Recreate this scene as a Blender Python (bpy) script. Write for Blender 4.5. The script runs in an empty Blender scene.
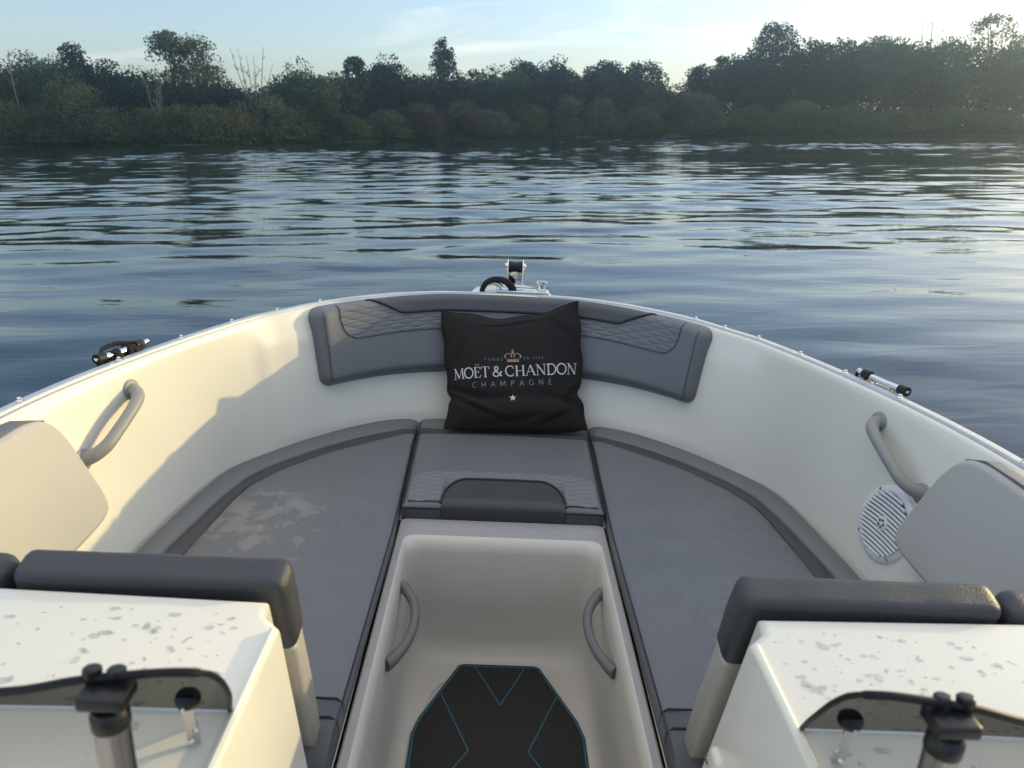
import bpy, bmesh, math, random
import numpy as np
from mathutils import Matrix, Vector
R = math.radians
random.seed(7); rng = np.random.default_rng(7)
SC = bpy.context.scene
COL = SC.collection

# ------------------------------------------------------------------ helpers
ORG = {}
def tag(o, label=None, cat=None, group=None, kind=None):
    for k, v in (('label', label), ('category', cat), ('group', group), ('kind', kind)):
        if v: o[k] = v
    return o
BOAT_SIDE = []          # top-level things that ride on the boat (moved with it at the end)
def empty(name, loc, label, cat, group=None, boat=True):
    o = bpy.data.objects.new(name, None); COL.objects.link(o)
    o.location = loc; o.empty_display_size = .1; ORG[o.name] = Vector(loc)
    tag(o, label, cat, group)
    if boat: BOAT_SIDE.append(o)
    return o
def mk(name, verts, faces, mat, parent=None, smooth=True, ang=40, recalc=True, label=None):
    v = np.asarray(verts, float)
    if parent is not None and parent.name in ORG: v = v - np.array(ORG[parent.name])
    me = bpy.data.meshes.new(name)
    me.from_pydata(v.tolist(), [], [tuple(int(i) for i in f) for f in faces])
    if recalc:
        bm = bmesh.new(); bm.from_mesh(me)
        bmesh.ops.recalc_face_normals(bm, faces=bm.faces); bm.to_mesh(me); bm.free()
    me.materials.append(mat)
    o = bpy.data.objects.new(name, me); COL.objects.link(o)
    if parent is not None:
        o.parent = parent
        ORG[o.name] = ORG[parent.name]
    else: ORG[o.name] = Vector((0, 0, 0))
    if smooth:
        me.polygons.foreach_set('use_smooth', [True] * len(me.polygons))
        try: me.set_sharp_from_angle(angle=R(ang))
        except Exception: pass
    if label: o['label'] = label
    return o
class MB:
    """collects shapes for one mesh"""
    def __init__(s): s.v = []; s.f = []
    def add(s, v, f):
        b = len(s.v); s.v += [tuple(p) for p in v]; s.f += [tuple(i + b for i in q) for q in f]; return s
    def build(s, name, mat, parent=None, **k): return mk(name, s.v, s.f, mat, parent, **k)
def grid_faces(n, m, cu=False, cv=False):
    f = []
    for i in range(n if cu else n - 1):
        for j in range(m if cv else m - 1):
            a, b = i * m + j, ((i + 1) % n) * m + j
            c, d = ((i + 1) % n) * m + (j + 1) % m, i * m + (j + 1) % m
            f.append((a, b, c, d))
    return f
def loft(secs, closed=True, caps=True, cu=False):
    n, m = len(secs), len(secs[0])
    v = [p for s in secs for p in s]
    f = grid_faces(n, m, cu, closed)
    if caps and closed and not cu:
        f.append(tuple(range(m))[::-1]); f.append(tuple((n - 1) * m + i for i in range(m)))
    return v, f
def tube(pts, r, n=10, caps=True, closed=False):
    P = [Vector(p) for p in pts]; secs = []
    rr = r if hasattr(r, '__len__') else [r] * len(P)
    prev = None
    for i, p in enumerate(P):
        if closed: t = P[(i + 1) % len(P)] - P[i - 1]
        else: t = P[min(i + 1, len(P) - 1)] - P[max(i - 1, 0)]
        t.normalize()
        if prev is None:
            a = Vector((0, 0, 1)) if abs(t.z) < .9 else Vector((1, 0, 0))
            u = t.cross(a).normalized()
        else:
            u = (prev - t * prev.dot(t)).normalized()
        prev = u; w = t.cross(u)
        secs.append([tuple(p + (u * math.cos(2 * math.pi * k / n) + w * math.sin(2 * math.pi * k / n)) * rr[i]) for k in range(n)])
    return loft(secs, True, caps and not closed, closed)
def cr(pts, n=8, closed=False):
    """Catmull-Rom through points"""
    P = np.asarray(pts, float); out = []; N = len(P)
    for i in range(N if closed else N - 1):
        if closed: p0, p1, p2, p3 = P[i - 1], P[i], P[(i + 1) % N], P[(i + 2) % N]
        else: p0, p1, p2, p3 = P[max(i - 1, 0)], P[i], P[i + 1], P[min(i + 2, N - 1)]
        for t in np.arange(n) / n:
            out.append(.5 * (2 * p1 + (p2 - p0) * t + (2 * p0 - 5 * p1 + 4 * p2 - p3) * t * t + (3 * p1 - p0 - 3 * p2 + p3) * t ** 3))
    if not closed: out.append(P[-1])
    return np.array(out)
def box(c, s, bev=0.0, rot=None, seg=3):
    bm = bmesh.new(); bmesh.ops.create_cube(bm, size=1)
    for v in bm.verts: v.co = Vector((v.co.x * s[0], v.co.y * s[1], v.co.z * s[2]))
    if bev: bmesh.ops.bevel(bm, geom=bm.edges[:], offset=bev, segments=seg, affect='EDGES', profile=.5)
    M = (rot.to_4x4() if rot is not None else Matrix()); M = Matrix.Translation(c) @ M
    v = [tuple(M @ q.co) for q in bm.verts]; bm.verts.index_update()
    f = [tuple(q.index for q in p.verts) for p in bm.faces]; bm.free()
    return v, f
def prism(loopA, loopB, bev=0.0, seg=3, bev_top_only=None):
    """solid between two equal loops of 3-D points, edges bevelled"""
    n = len(loopA); bm = bmesh.new()
    a = [bm.verts.new(p) for p in loopA]; b = [bm.verts.new(p) for p in loopB]
    fa = bm.faces.new(a); fb = bm.faces.new(b[::-1])
    for i in range(n): bm.faces.new((a[i], b[i], b[(i + 1) % n], a[(i + 1) % n]))
    bmesh.ops.recalc_face_normals(bm, faces=bm.faces)
    if bev:
        if bev_top_only: ed = [e for e in fa.edges]
        else: ed = bm.edges[:]
        bmesh.ops.bevel(bm, geom=ed, offset=bev, segments=seg, affect='EDGES', profile=.5, clamp_overlap=True)
    bm.verts.index_update()
    v = [tuple(q.co) for q in bm.verts]; f = [tuple(q.index for q in p.verts) for p in bm.faces]; bm.free()
    return v, f
def lathe(c, axis, prof, n=20):
    """prof: list of (radius, height) along axis"""
    ax = Vector(axis).normalized(); a = Vector((0, 0, 1)) if abs(ax.z) < .9 else Vector((1, 0, 0))
    u = ax.cross(a).normalized(); w = ax.cross(u); c = Vector(c)
    secs = [[tuple(c + ax * h + (u * math.cos(2 * math.pi * k / n) + w * math.sin(2 * math.pi * k / n)) * max(r, 1e-5)) for k in range(n)] for r, h in prof]
    return loft(secs)

# ------------------------------------------------------------------ materials
def mat(name, col, rough=.5, metal=0., bump=None, var=None, coat=0., spec=.5, trans=0., ior=1.45, alpha=1.):
    m = bpy.data.materials.new(name); m.use_nodes = True
    nt = m.node_tree; b = nt.nodes['Principled BSDF']
    b.inputs['Base Color'].default_value = (*col, 1); b.inputs['Roughness'].default_value = rough
    b.inputs['Metallic'].default_value = metal; b.inputs['Coat Weight'].default_value = coat
    b.inputs['Coat Roughness'].default_value = .08
    b.inputs['Specular IOR Level'].default_value = spec; b.inputs['Transmission Weight'].default_value = trans
    b.inputs['IOR'].default_value = ior
    tc = nt.nodes.new('ShaderNodeTexCoord')
    if var:
        sc, amt, det = var
        n = nt.nodes.new('ShaderNodeTexNoise'); n.inputs['Scale'].default_value = sc; n.inputs['Detail'].default_value = det
        nt.links.new(tc.outputs['Object'], n.inputs['Vector'])
        mx = nt.nodes.new('ShaderNodeMix'); mx.data_type = 'RGBA'
        mx.inputs['A'].default_value = (*[c * (1 - amt) for c in col], 1); mx.inputs['B'].default_value = (*[min(1, c * (1 + amt)) for c in col], 1)
        nt.links.new(n.outputs['Fac'], mx.inputs['Factor']); nt.links.new(mx.outputs['Result'], b.inputs['Base Color'])
        mr = nt.nodes.new('ShaderNodeMapRange'); mr.inputs['To Min'].default_value = rough * .8; mr.inputs['To Max'].default_value = min(1, rough * 1.25)
        nt.links.new(n.outputs['Fac'], mr.inputs['Value']); nt.links.new(mr.outputs['Result'], b.inputs['Roughness'])
    if bump:
        kind, sc, st = bump
        if kind == 'noise':
            n = nt.nodes.new('ShaderNodeTexNoise'); n.inputs['Scale'].default_value = sc; n.inputs['Detail'].default_value = 3
            out = n.outputs['Fac']
        elif kind == 'leather':
            n = nt.nodes.new('ShaderNodeTexVoronoi'); n.inputs['Scale'].default_value = sc; out = n.outputs['Distance']
        elif kind == 'weave':
            n = nt.nodes.new('ShaderNodeTexWave'); n.inputs['Scale'].default_value = sc; n.bands_direction = 'X'
            n2 = nt.nodes.new('ShaderNodeTexWave'); n2.inputs['Scale'].default_value = sc; n2.bands_direction = 'Z'
            ad = nt.nodes.new('ShaderNodeMath'); ad.operation = 'ADD'
            nt.links.new(tc.outputs['Object'], n2.inputs['Vector'])
            nt.links.new(n.outputs['Fac'], ad.inputs[0]); nt.links.new(n2.outputs['Fac'], ad.inputs[1]); out = ad.outputs[0]
        nt.links.new(tc.outputs['Object'], n.inputs['Vector'])
        bp = nt.nodes.new('ShaderNodeBump'); bp.inputs['Strength'].default_value = st; bp.inputs['Distance'].default_value = .002
        nt.links.new(out, bp.inputs['Height']); nt.links.new(bp.outputs['Normal'], b.inputs['Normal'])
    return m
def wet(m, col, centre, radius, scale=9.):
    """dried water film: irregular paler, glossier patches round one spot"""
    nt = m.node_tree; b = nt.nodes['Principled BSDF']; tc = nt.nodes.new('ShaderNodeTexCoord')
    n = nt.nodes.new('ShaderNodeTexNoise'); n.inputs['Scale'].default_value = scale; n.inputs['Detail'].default_value = 8
    n.inputs['Roughness'].default_value = .66; n.inputs['Distortion'].default_value = .5
    nt.links.new(tc.outputs['Object'], n.inputs['Vector'])
    d = nt.nodes.new('ShaderNodeVectorMath'); d.operation = 'DISTANCE'; d.inputs[1].default_value = centre
    nt.links.new(tc.outputs['Object'], d.inputs[0])
    fo = nt.nodes.new('ShaderNodeMapRange'); fo.inputs['From Min'].default_value = radius * .3; fo.inputs['From Max'].default_value = radius
    fo.inputs['To Min'].default_value = .10; fo.inputs['To Max'].default_value = -.10
    nt.links.new(d.outputs['Value'], fo.inputs['Value'])
    ad = nt.nodes.new('ShaderNodeMath'); nt.links.new(n.outputs['Fac'], ad.inputs[0]); nt.links.new(fo.outputs['Result'], ad.inputs[1])
    r = nt.nodes.new('ShaderNodeMapRange'); r.inputs['From Min'].default_value = .55; r.inputs['From Max'].default_value = .63
    nt.links.new(ad.outputs[0], r.inputs['Value'])
    mx = nt.nodes.new('ShaderNodeMix'); mx.data_type = 'RGBA'; mx.inputs['B'].default_value = (*col, 1)
    src = b.inputs['Base Color'].links
    if src: nt.links.new(src[0].from_socket, mx.inputs['A'])
    else: mx.inputs['A'].default_value = b.inputs['Base Color'].default_value
    nt.links.new(r.outputs['Result'], mx.inputs['Factor']); nt.links.new(mx.outputs['Result'], b.inputs['Base Color'])
    for l in list(b.inputs['Roughness'].links): nt.links.remove(l)
    r2 = nt.nodes.new('ShaderNodeMapRange'); r2.inputs['To Min'].default_value = .46; r2.inputs['To Max'].default_value = .28
    nt.links.new(r.outputs['Result'], r2.inputs['Value']); nt.links.new(r2.outputs['Result'], b.inputs['Roughness'])
    return m
GEL = mat('white_gelcoat', (.74, .715, .62), .32, bump=('noise', 14, .06), var=(3, .025, 4), coat=.25)
GEL_FLOOR = mat('white_floor_gelcoat', (.52, .485, .435), .38, bump=('noise', 420, .25), var=(9, .04, 5))
GV = ((.122, .129, .140), .42)
GREY = mat('grey_vinyl', *GV, bump=('noise', 260, .35), var=(4, .07, 5))
GREY_L = wet(mat('grey_vinyl_water_marked', *GV, bump=('noise', 260, .35), var=(4, .07, 5)), (.178, .182, .182), (-.12, .03, .045), .26, 17.)
GREY_R = wet(mat('grey_vinyl_damp', *GV, bump=('noise', 260, .35), var=(4, .07, 5)), (.128, .136, .148), (.0, -.1, .045), .5, 22.)
GREYB = mat('grey_backrest_vinyl', (.142, .149, .160), .40, bump=('noise', 260, .3), var=(4, .05, 4))
BORDER = mat('grey_border_vinyl', (.145, .150, .157), .45, bump=('noise', 300, .35), var=(8, .05, 3))
BAND = mat('dark_band_vinyl', (.046, .048, .05), .5, bump=('noise', 500, .5), var=(30, .15, 4))
ACC = mat('charcoal_vinyl', (.066, .07, .078), .45, bump=('noise', 300, .3), var=(9, .12, 4))
ACCD = mat('dark_charcoal_vinyl', (.036, .037, .038), .42, bump=('noise', 300, .3), var=(9, .15, 4))
PIPE = mat('black_piping', (.015, .015, .017), .5)
MESHV = mat('charcoal_mesh_vinyl', (.046, .049, .055), .40, bump=('leather', 520, .35), var=(9, .1, 3))
WHV = mat('cream_vinyl', (.41, .40, .37), .45, bump=('noise', 240, .25), var=(5, .03, 3))
PANEL = mat('pale_grey_vinyl', (.36, .345, .305), .45, bump=('noise', 240, .25), var=(5, .03, 3))
GREYH = mat('grey_rubber_grip', (.27, .265, .25), .5, bump=('noise', 300, .2))
DARKH = mat('dark_grey_grip', (.12, .12, .12), .48, bump=('noise', 300, .2))
RAIL = mat('pale_grey_rail', (.52, .53, .54), .38, var=(20, .08, 3))
STEEL = mat('stainless_steel', (.75, .74, .72), .12, metal=1., var=(60, .05, 3))
STEEL_REFL = mat('steel_dark_reflection', (.34, .33, .32), .14, metal=1., var=(60, .08, 3))  # steel copy, reflected dark surroundings put into its colour
BLACKP = mat('black_plastic', (.012, .012, .013), .35)
RUBBER = mat('black_rubber', (.01, .01, .011), .6)
ROPE = mat('black_rope', (.013, .013, .014), .8, bump=('noise', 500, 1.))
SPK = mat('white_speaker_plastic', (.72, .72, .71), .4)
SPKD = mat('dark_speaker_cone', (.02, .02, .022), .7)
FOAM = mat('charcoal_foam_mat', (.022, .021, .02), .75, bump=('weave', 90, .7), var=(14, .25, 5))
TEAL = mat('teal_groove', (.015, .09, .14), .6)
CLOTH = mat('black_cotton_cloth', (.024, .0215, .0205), .8, bump=('weave', 240, .5), var=(8, .18, 4), spec=.25)
PRINT_W = mat('white_print', (.55, .53, .5), .7)
PRINT_G = mat('grey_print', (.24, .235, .23), .7)
PRINT_C = mat('copper_print', (.36, .22, .14), .6)
TRIMB = mat('black_glass_trim', (.012, .012, .013), .5, spec=.25)
HULLW = mat('white_hull_paint', (.74, .73, .70), .25, coat=.3)
def glass_mat(name, tint, ior, power=7, edge=.10):
    m = bpy.data.materials.new(name); m.use_nodes = True; nt = m.node_tree; nt.nodes.clear()
    o = nt.nodes.new('ShaderNodeOutputMaterial'); mx = nt.nodes.new('ShaderNodeMixShader')
    t = nt.nodes.new('ShaderNodeBsdfTransparent'); t.inputs[0].default_value = (*tint, 1)
    if power > 5:
        lw = nt.nodes.new('ShaderNodeLayerWeight'); lw.inputs['Blend'].default_value = .5
        p3 = nt.nodes.new('ShaderNodeMath'); p3.operation = 'POWER'; p3.inputs[1].default_value = 1.6
        cm = nt.nodes.new('ShaderNodeMix'); cm.data_type = 'RGBA'; cm.inputs['A'].default_value = (.42, .42, .40, 1); cm.inputs['B'].default_value = (.05, .05, .047, 1)
        nt.links.new(lw.outputs['Facing'], p3.inputs[0]); nt.links.new(p3.outputs[0], cm.inputs['Factor']); nt.links.new(cm.outputs['Result'], t.inputs[0])
    g = nt.nodes.new('ShaderNodeBsdfGlossy'); g.inputs['Roughness'].default_value = .03
    f = nt.nodes.new('ShaderNodeLayerWeight'); f.inputs['Blend'].default_value = .5
    pw = nt.nodes.new('ShaderNodeMath'); pw.operation = 'POWER'; pw.inputs[1].default_value = power
    ml = nt.nodes.new('ShaderNodeMath'); ml.operation = 'MULTIPLY_ADD'; ml.inputs[1].default_value = edge; ml.inputs[2].default_value = ior
    nt.links.new(f.outputs['Facing'], pw.inputs[0]); nt.links.new(pw.outputs[0], ml.inputs[0]); nt.links.new(ml.outputs[0], mx.inputs[0]); nt.links.new(t.outputs[0], mx.inputs[1]); nt.links.new(g.outputs[0], mx.inputs[2])
    nt.links.new(mx.outputs[0], o.inputs[0]); return m
GLASS = glass_mat('smoked_glass', (.085, .085, .08), .025)
DROP = glass_mat('water_drop', (1, 1, 1), .03, 2.5, .45)
_n = DROP.node_tree; _o = [q for q in _n.nodes if q.bl_idname == 'ShaderNodeOutputMaterial'][0]; _m = _o.inputs[0].links[0].from_socket
_g = _n.nodes.new('ShaderNodeBsdfGlass'); _g.inputs['IOR'].default_value = 1.33; _g.inputs['Roughness'].default_value = 0
_x = _n.nodes.new('ShaderNodeMixShader'); _x.inputs[0].default_value = .24
_n.links.new(_m, _x.inputs[1]); _n.links.new(_g.outputs[0], _x.inputs[2]); _n.links.new(_x.outputs[0], _o.inputs[0])

# ================================================================== THE BOAT (its own coordinates: x right, y to the bow)
G = np.array([(0,2.548),(.12,2.544),(.24,2.528),(.37,2.475),(.48,2.40),(.58,2.305),(.66,2.19),(.73,2.08),(.815,1.87),(.885,1.65),(.932,1.45),(.955,1.26),(.966,1.0),(.975,.4),(.975,-1.8)])
B = np.array([(0,2.372),(.11,2.368),(.21,2.355),(.31,2.335),(.41,2.30),(.52,2.225),(.60,2.155),(.675,2.065),(.785,1.91),(.83,1.72),(.85,1.55),(.86,1.35),(.865,1.05),(.87,.4),(.87,-1.8)])
ZT, ZB, ZF = -.57, -.955, -1.355
SUB = 10
def sym(P): return np.vstack([P[:0:-1] * [-1, 1], P])        # left stern .. bow .. right stern
Gd, Bd = cr(sym(G), SUB), cr(sym(B), SUB)
NC = len(Gd); MID = (NC - 1) // 2
def hull_pt(k, t):
    """k: signed index along the hull from the bow (0..14), t 0 cushion level .. 1 gunwale"""
    i = MID + k * SUB; i0 = int(min(max(math.floor(i), 0), NC - 2)); a = i - i0
    g = Gd[i0] * (1 - a) + Gd[i0 + 1] * a; b = Bd[i0] * (1 - a) + Bd[i0 + 1] * a
    bulge = .010 * math.sin(math.pi * min(max(t, 0), 1))
    p = b * (1 - t) + g * t
    tg = Gd[min(i0 + 1, NC - 1)] - Gd[max(i0 - 1, 0)]; n = np.array([-tg[1], tg[0]]); n = n / np.hypot(*n)
    p = p + n * bulge * 0
    return np.array([p[0], p[1], ZB + (ZT - ZB) * t])
def hull_frame(k, t):
    p = hull_pt(k, t); du = hull_pt(k + .05, t) - hull_pt(k - .05, t); dv = hull_pt(k, t + .02) - hull_pt(k, t - .02)
    n = np.cross(du, dv); n /= np.linalg.norm(n)
    if n[0] * p[0] + n[1] * (p[1] - 1.2) > 0: n = -n            # into the boat
    return p, du / np.linalg.norm(du), dv / np.linalg.norm(dv), n
def out2d(C):
    tg = np.gradient(C, axis=0); n = np.stack([-tg[:, 1], tg[:, 0]], 1); return n / np.linalg.norm(n, axis=1)[:, None]
NG = out2d(Gd)                                                   # points out of the boat

boat = empty('motorboat', (0, 1.0, ZF), 'white bow-rider motorboat with grey bow seating, seen from its helm', 'boat')

# inner hull liner with rounded lip at the gunwale and a soft foot at the bench
secs = []
for i in range(NC):
    g, b, n = Gd[i], Bd[i], NG[i]
    s = []
    for d, z in ((-.10, -1.0), (-.03, -1.0), (-.012, -.994), (-.003, -.98)):
        s.append((*(b + n * d), z))
    kk = abs(i - MID) / SUB; pan = min(1, max(0, (7.25 - kk) / .3)); pan = pan * pan * (3 - 2 * pan)      # the bow panel stands a little proud of the side panels
    for t in np.linspace(.02, .95, 16): s.append((*(b * (1 - t) + g * t - n * .009 * pan * min(1, max(0, (.93 - t) / .12))), ZB + (ZT - ZB) * t))
    for d, z in ((.001, -.577), (.004, -.571), (.009, -.5685), (.015, -.5695), (.017, -.574)): s.append((*(g + n * d), z))
    secs.append(s)
v, f = loft(secs, closed=False, caps=False)
mk('inner_hull', v, f, GEL, boat, ang=60)
# outer hull
secs = []
for i in range(NC):
    g, n = Gd[i], NG[i]; w = np.array([g[0] * .80, 1.0 + (g[1] - 1.0) * .90]) if g[1] > 1 else np.array([g[0] * .80, g[1]])
    c = np.array([w[0] * .9, w[1]])
    bo_ = Bd[i] + n * .055; w = bo_ - n * .12 if g[1] > 1 else np.array([bo_[0] * .9, bo_[1]]); c = w * [.9, 1]
    secs.append([(*(g + n * .044), -.60), (*(g + n * .040), -.66), (*bo_, -.97), (*w, -1.36), (*(c * [.9, 1]), -1.45), (w[0] * .1, w[1] - .02, -1.72)])
v, f = loft(secs, closed=False, caps=False); mk('outer_hull', v, f, HULLW, boat, ang=50)
# gunwale rail (grey strip outside the white lip) and its dark groove
secs = [[(*(Gd[i] + NG[i] * d), z) for d, z in ((.022, -.60), (.022, -.570), (.025, -.5655), (.043, -.5655), (.049, -.571), (.052, -.585), (.048, -.612), (.034, -.612))] for i in range(NC)]
v, f = loft(secs); rail = mk('gunwale_rail', v, f, RAIL, boat, ang=50)
secs = [[(*(Gd[i] + NG[i] * d), z) for d, z in ((.0155, -.61), (.0155, -.5740), (.0225, -.5740), (.0225, -.61))] for i in range(NC)]
v, f = loft(secs); mk('groove_seal', v, f, PIPE, rail)
for k in (-11.2, -10.4, -9.0, -8.1, -7.3, -6.2, -5.0, 5.0, 5.8, 6.8, 7.6, 8.3, 9.1, 10.95, 11.7):
    i = int(MID + k * SUB); p = Gd[i] + NG[i] * .034
    v, f = lathe((*p, -.5658), (0, 0, 1), [(.0075, 0), (.0075, .002), (.005, .004), (.005, .0075), (.0035, .009), (0, .0095)], 12)
    mk('snap_stud', v, f, STEEL, rail)

# bench moulding with the footwell cut into it
W1, W2, W3, YF = .268, .252, .236, 1.735
def rrect(hw, y1, y0, r, z, n=6):
    P = [(-hw, y0, z)]
    for a in np.linspace(180, 90, n): P.append((-hw + r + r * math.cos(R(a)), y1 - r + r * math.sin(R(a)), z))
    for a in np.linspace(90, 0, n): P.append((hw - r + r * math.cos(R(a)), y1 - r + r * math.sin(R(a)), z))
    P.append((hw, y0, z)); return P
YE = .60
rings = [rrect(.275, 1.735, YE, .01, -1.035), rrect(.270, 1.735, YE, .012, -1.0), rrect(.264, 1.727, YE, .015, -.9935), rrect(.250, 1.646, YE, .031, -.9925), rrect(.247, 1.637, YE, .034, -.996),
         rrect(.241, 1.627, YE, .037, -1.006), rrect(.237, 1.62, YE, .04, -1.025), rrect(.235, 1.625, YE, .055, -1.20), rrect(.233, 1.632, YE, .06, -1.29),
         rrect(.224, 1.625, YE, .085, -1.335), rrect(.20, 1.60, YE, .10, -1.352), rrect(.17, 1.56, YE, .10, ZF)]
v, f = loft(rings, closed=False, caps=False); fw = mk('footwell', v, f, GEL_FLOOR, boat, ang=50)
RIM = mat('worn_grey_rim', (.30, .30, .30), .45, var=(25, .12, 5), bump=('noise', 200, .2))
ro_, ri_ = rrect(.2615, 1.722, YE, .017, -.9928), rrect(.2505, 1.648, YE, .0305, -.9920)
v, f = loft([ro_, ri_], closed=False, caps=False); mk('rim_strip', v, f, RIM, fw)
mk('deck', [(-.95, -1.8, ZF - .003), (.95, -1.8, ZF - .003), (.95, 1.7, ZF - .003), (-.95, 1.7, ZF - .003)], [(0, 1, 2, 3)], GEL_FLOOR, boat)
for s in (-1, 1):                                                # bench tops under the cushions
    xs = [(s * .276, .78), (s * .276, 1.735), (s * .276, 2.36)]
    inner = [(s * .276, y) for y in np.linspace(.78, 2.352, 40)]
    outer = []
    for y in np.linspace(.78, 2.352, 40):
        j = np.argmin(abs(Bd[MID:, 1] - y)); outer.append((s * max(Bd[MID + j][0] - .02, .277), y))
    v = [(x, y, -1.0035) for x, y in inner] + [(x, y, -1.0035) for x, y in outer]
    mk('bench_top', v, [(i, i + 1, 41 + i, 40 + i) for i in range(39)], GEL, boat)
mk('bench_top', [(-.276, 1.735, -1.0035), (.276, 1.735, -1.0035), (.276, 2.36, -1.0035), (-.276, 2.36, -1.0035)], [(0, 1, 2, 3)], GEL, boat)
for s in (-1, 1):                                                # grips on the footwell walls
    P = cr([(s * .237, 1.485, -1.035), (s * .224, 1.475, -1.038), (s * .200, 1.43, -1.045), (s * .193, 1.37, -1.05), (s * .202, 1.31, -1.053), (s * .222, 1.262, -1.055), (s * .237, 1.24, -1.055)], 8)
    rad = .0105 + .005 * np.abs(np.linspace(-1, 1, len(P))) ** 2
    v, f = tube(P, list(rad), 12); mk('footwell_handle', v, f, DARKH, fw)

# grab handles on the hull sides
for s in (-1, 1):
    K = [(9.14, .855, -.004), (9.17, .845, .018), (9.28, .82, .036), (9.5, .775, .044), (9.8, .71, .044), (10.05, .655, .038), (10.2, .625, .020), (10.26, .615, -.004)]
    P = []
    for k, t, d in K:
        p, du, dv, n = hull_frame(s * k, t); P.append(p + n * d)
    P = cr(P, 8); rad = [.0132 + .004 * abs(a) ** 2 for a in np.linspace(-1, 1, len(P))]
    v, f = tube(P, rad, 14); h = mk('grab_handle', v, f, GREYH, boat)
    for k, t in ((9.14, .855), (10.26, .615)):
        p, du, dv, n = hull_frame(s * k, t)
        v, f = lathe(p, n, [(.024, -.002), (.024, .003), (.02, .006), (0, .006)], 18); mk('mount_foot', v, f, GREYH, h)

# speaker in the starboard hull side
p, du, dv, n = hull_frame(10.12, .335)
p = Vector(p); n = Vector(n); du = Vector(du); dv = n.cross(du).normalized()
if dv.z < 0: dv = -dv
spk_v, spk_f = lathe(p, n, [(.091, -.004), (.091, .004), (.086, .009), (.078, .010), (.075, .007), (0, .007)], 48)
spk = mk('speaker', spk_v, spk_f, SPK, boat)
v, f = lathe(p + n * .0076, n, [(.073, 0), (.073, .0004), (0, .0004)], 40); mk('cone', v, f, SPKD, spk)
mb = MB()
for j in range(-7, 8):                                           # curved louvre bars, radial tilt as in the photo
    h = j * .0098; L = math.sqrt(max(.075 ** 2 - h * h, 1e-5)) + .001
    bar = [p + n * .011 + du * x + dv * (h - .004 * (x / .075) ** 2) for x in np.linspace(-L, L, 9)]
    v, f = tube(bar, .0036, 6); mb.add(v, f)
mb.build('louvre_grille', SPK, spk)
v, f = lathe(p + n * .0125, n, [(.017, -.003), (.017, .002), (.014, .0035), (0, .0035)], 20); bd = mk('badge', v, f, SPK, spk)
mb = MB()
for a in range(5):
    c = p + n * .0163 + (du * math.cos(a * 1.2566) + dv * math.sin(a * 1.2566)) * .0085
    v, f = lathe(c, n, [(.0035, 0), (.0035, .0004), (0, .0004)], 8); mb.add(v, f)
mb.build('badge_dots', SPKD, bd)
for a in (40, 130, 220, 310):
    c = p + n * .0095 + (du * math.cos(R(a)) + dv * math.sin(R(a))) * .0835
    v, f = lathe(c, n, [(.0038, 0), (.0038, .0012), (0, .002)], 10); mk('screw', v, f, STEEL, spk)

# ---------------------------------------------------------------- consoles
def console(s):
    zt = -.59
    top = [(.29, .2), (.29, .755), (.312, .776), (.318, .806), (.70, .818), (.735, .805), (.745, .75), (.745, .2)]
    bot = [(.29, .2), (.29, .965), (.305, 1.0), (.318, 1.02), (.70, 1.05), (.735, 1.03), (.745, .95), (.745, .2)]
    A = [(s * x, y, zt) for x, y in top]; Bl = [(s * x, y, -1.353) for x, y in bot]
    v, f = prism(A, Bl, .011, 4, True)
    c = mk('console', v, f, GEL, boat, ang=50)
    # inner edge slightly raised lip along the walkway
    P = [(s * .2935, y, zt + .0005) for y in np.linspace(.21, .745, 12)]
    v, f = tube(P, .006, 8); mk('moulded_edge', v, f, GEL, c)
    return c
con = {s: console(s) for s in (-1, 1)}
v, f = box((.289, .785, -.835), (.016, .035, .075), .0075); mk('moulded_boss', v, f, GEL, con[1])
v, f = lathe((.2895, .8215, -.847), (-1, 0, 0), [(.0065, 0), (.0065, .001), (.0035, .003), (0, .003)], 14); mk('screw', v, f, STEEL, con[1])

# droplets on the consoles
def droplets(s, n, seed):
    r = random.Random(seed); mb = MB()
    for i in range(n):
        x = r.uniform(.315, .735); y = r.uniform(.61, .78) if r.random() < .8 else r.uniform(.3, .6)
        if r.random() < .35: x = r.uniform(.33, .5)
        big = r.random(); size = .0012 + .0030 * big ** 2.8 + (.003 if r.random() < .10 else 0)
        blobs = 1 if r.random() < .6 else r.randint(2, 4); ang = r.uniform(0, 6.28)
        for b in range(blobs):
            q = size * r.uniform(.6, 1.1); cx, cy = x + math.cos(ang) * b * size * 1.1, y + math.sin(ang) * b * size * .8
            el = r.uniform(.7, 2.1); m = 9; secs = []
            wob = [1 + r.uniform(-.18, .18) for _ in range(m)]
            for rr, hh in ((1, 0), (.96, .16), (.8, .34), (.5, .48), (.2, .53)):
                secs.append([(s * (cx + q * rr * wob[k] * math.cos(k * 6.2832 / m) * el), cy + q * rr * wob[k] * math.sin(k * 6.2832 / m), -.5899 + q * hh * .72) for k in range(m)])
            v, f = loft(secs); mb.add(v, f)
    o = mb.build('water_droplets', DROP, con[s], ang=80); o['kind'] = 'stuff'
droplets(-1, 140, 3); droplets(1, 240, 11)

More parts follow.
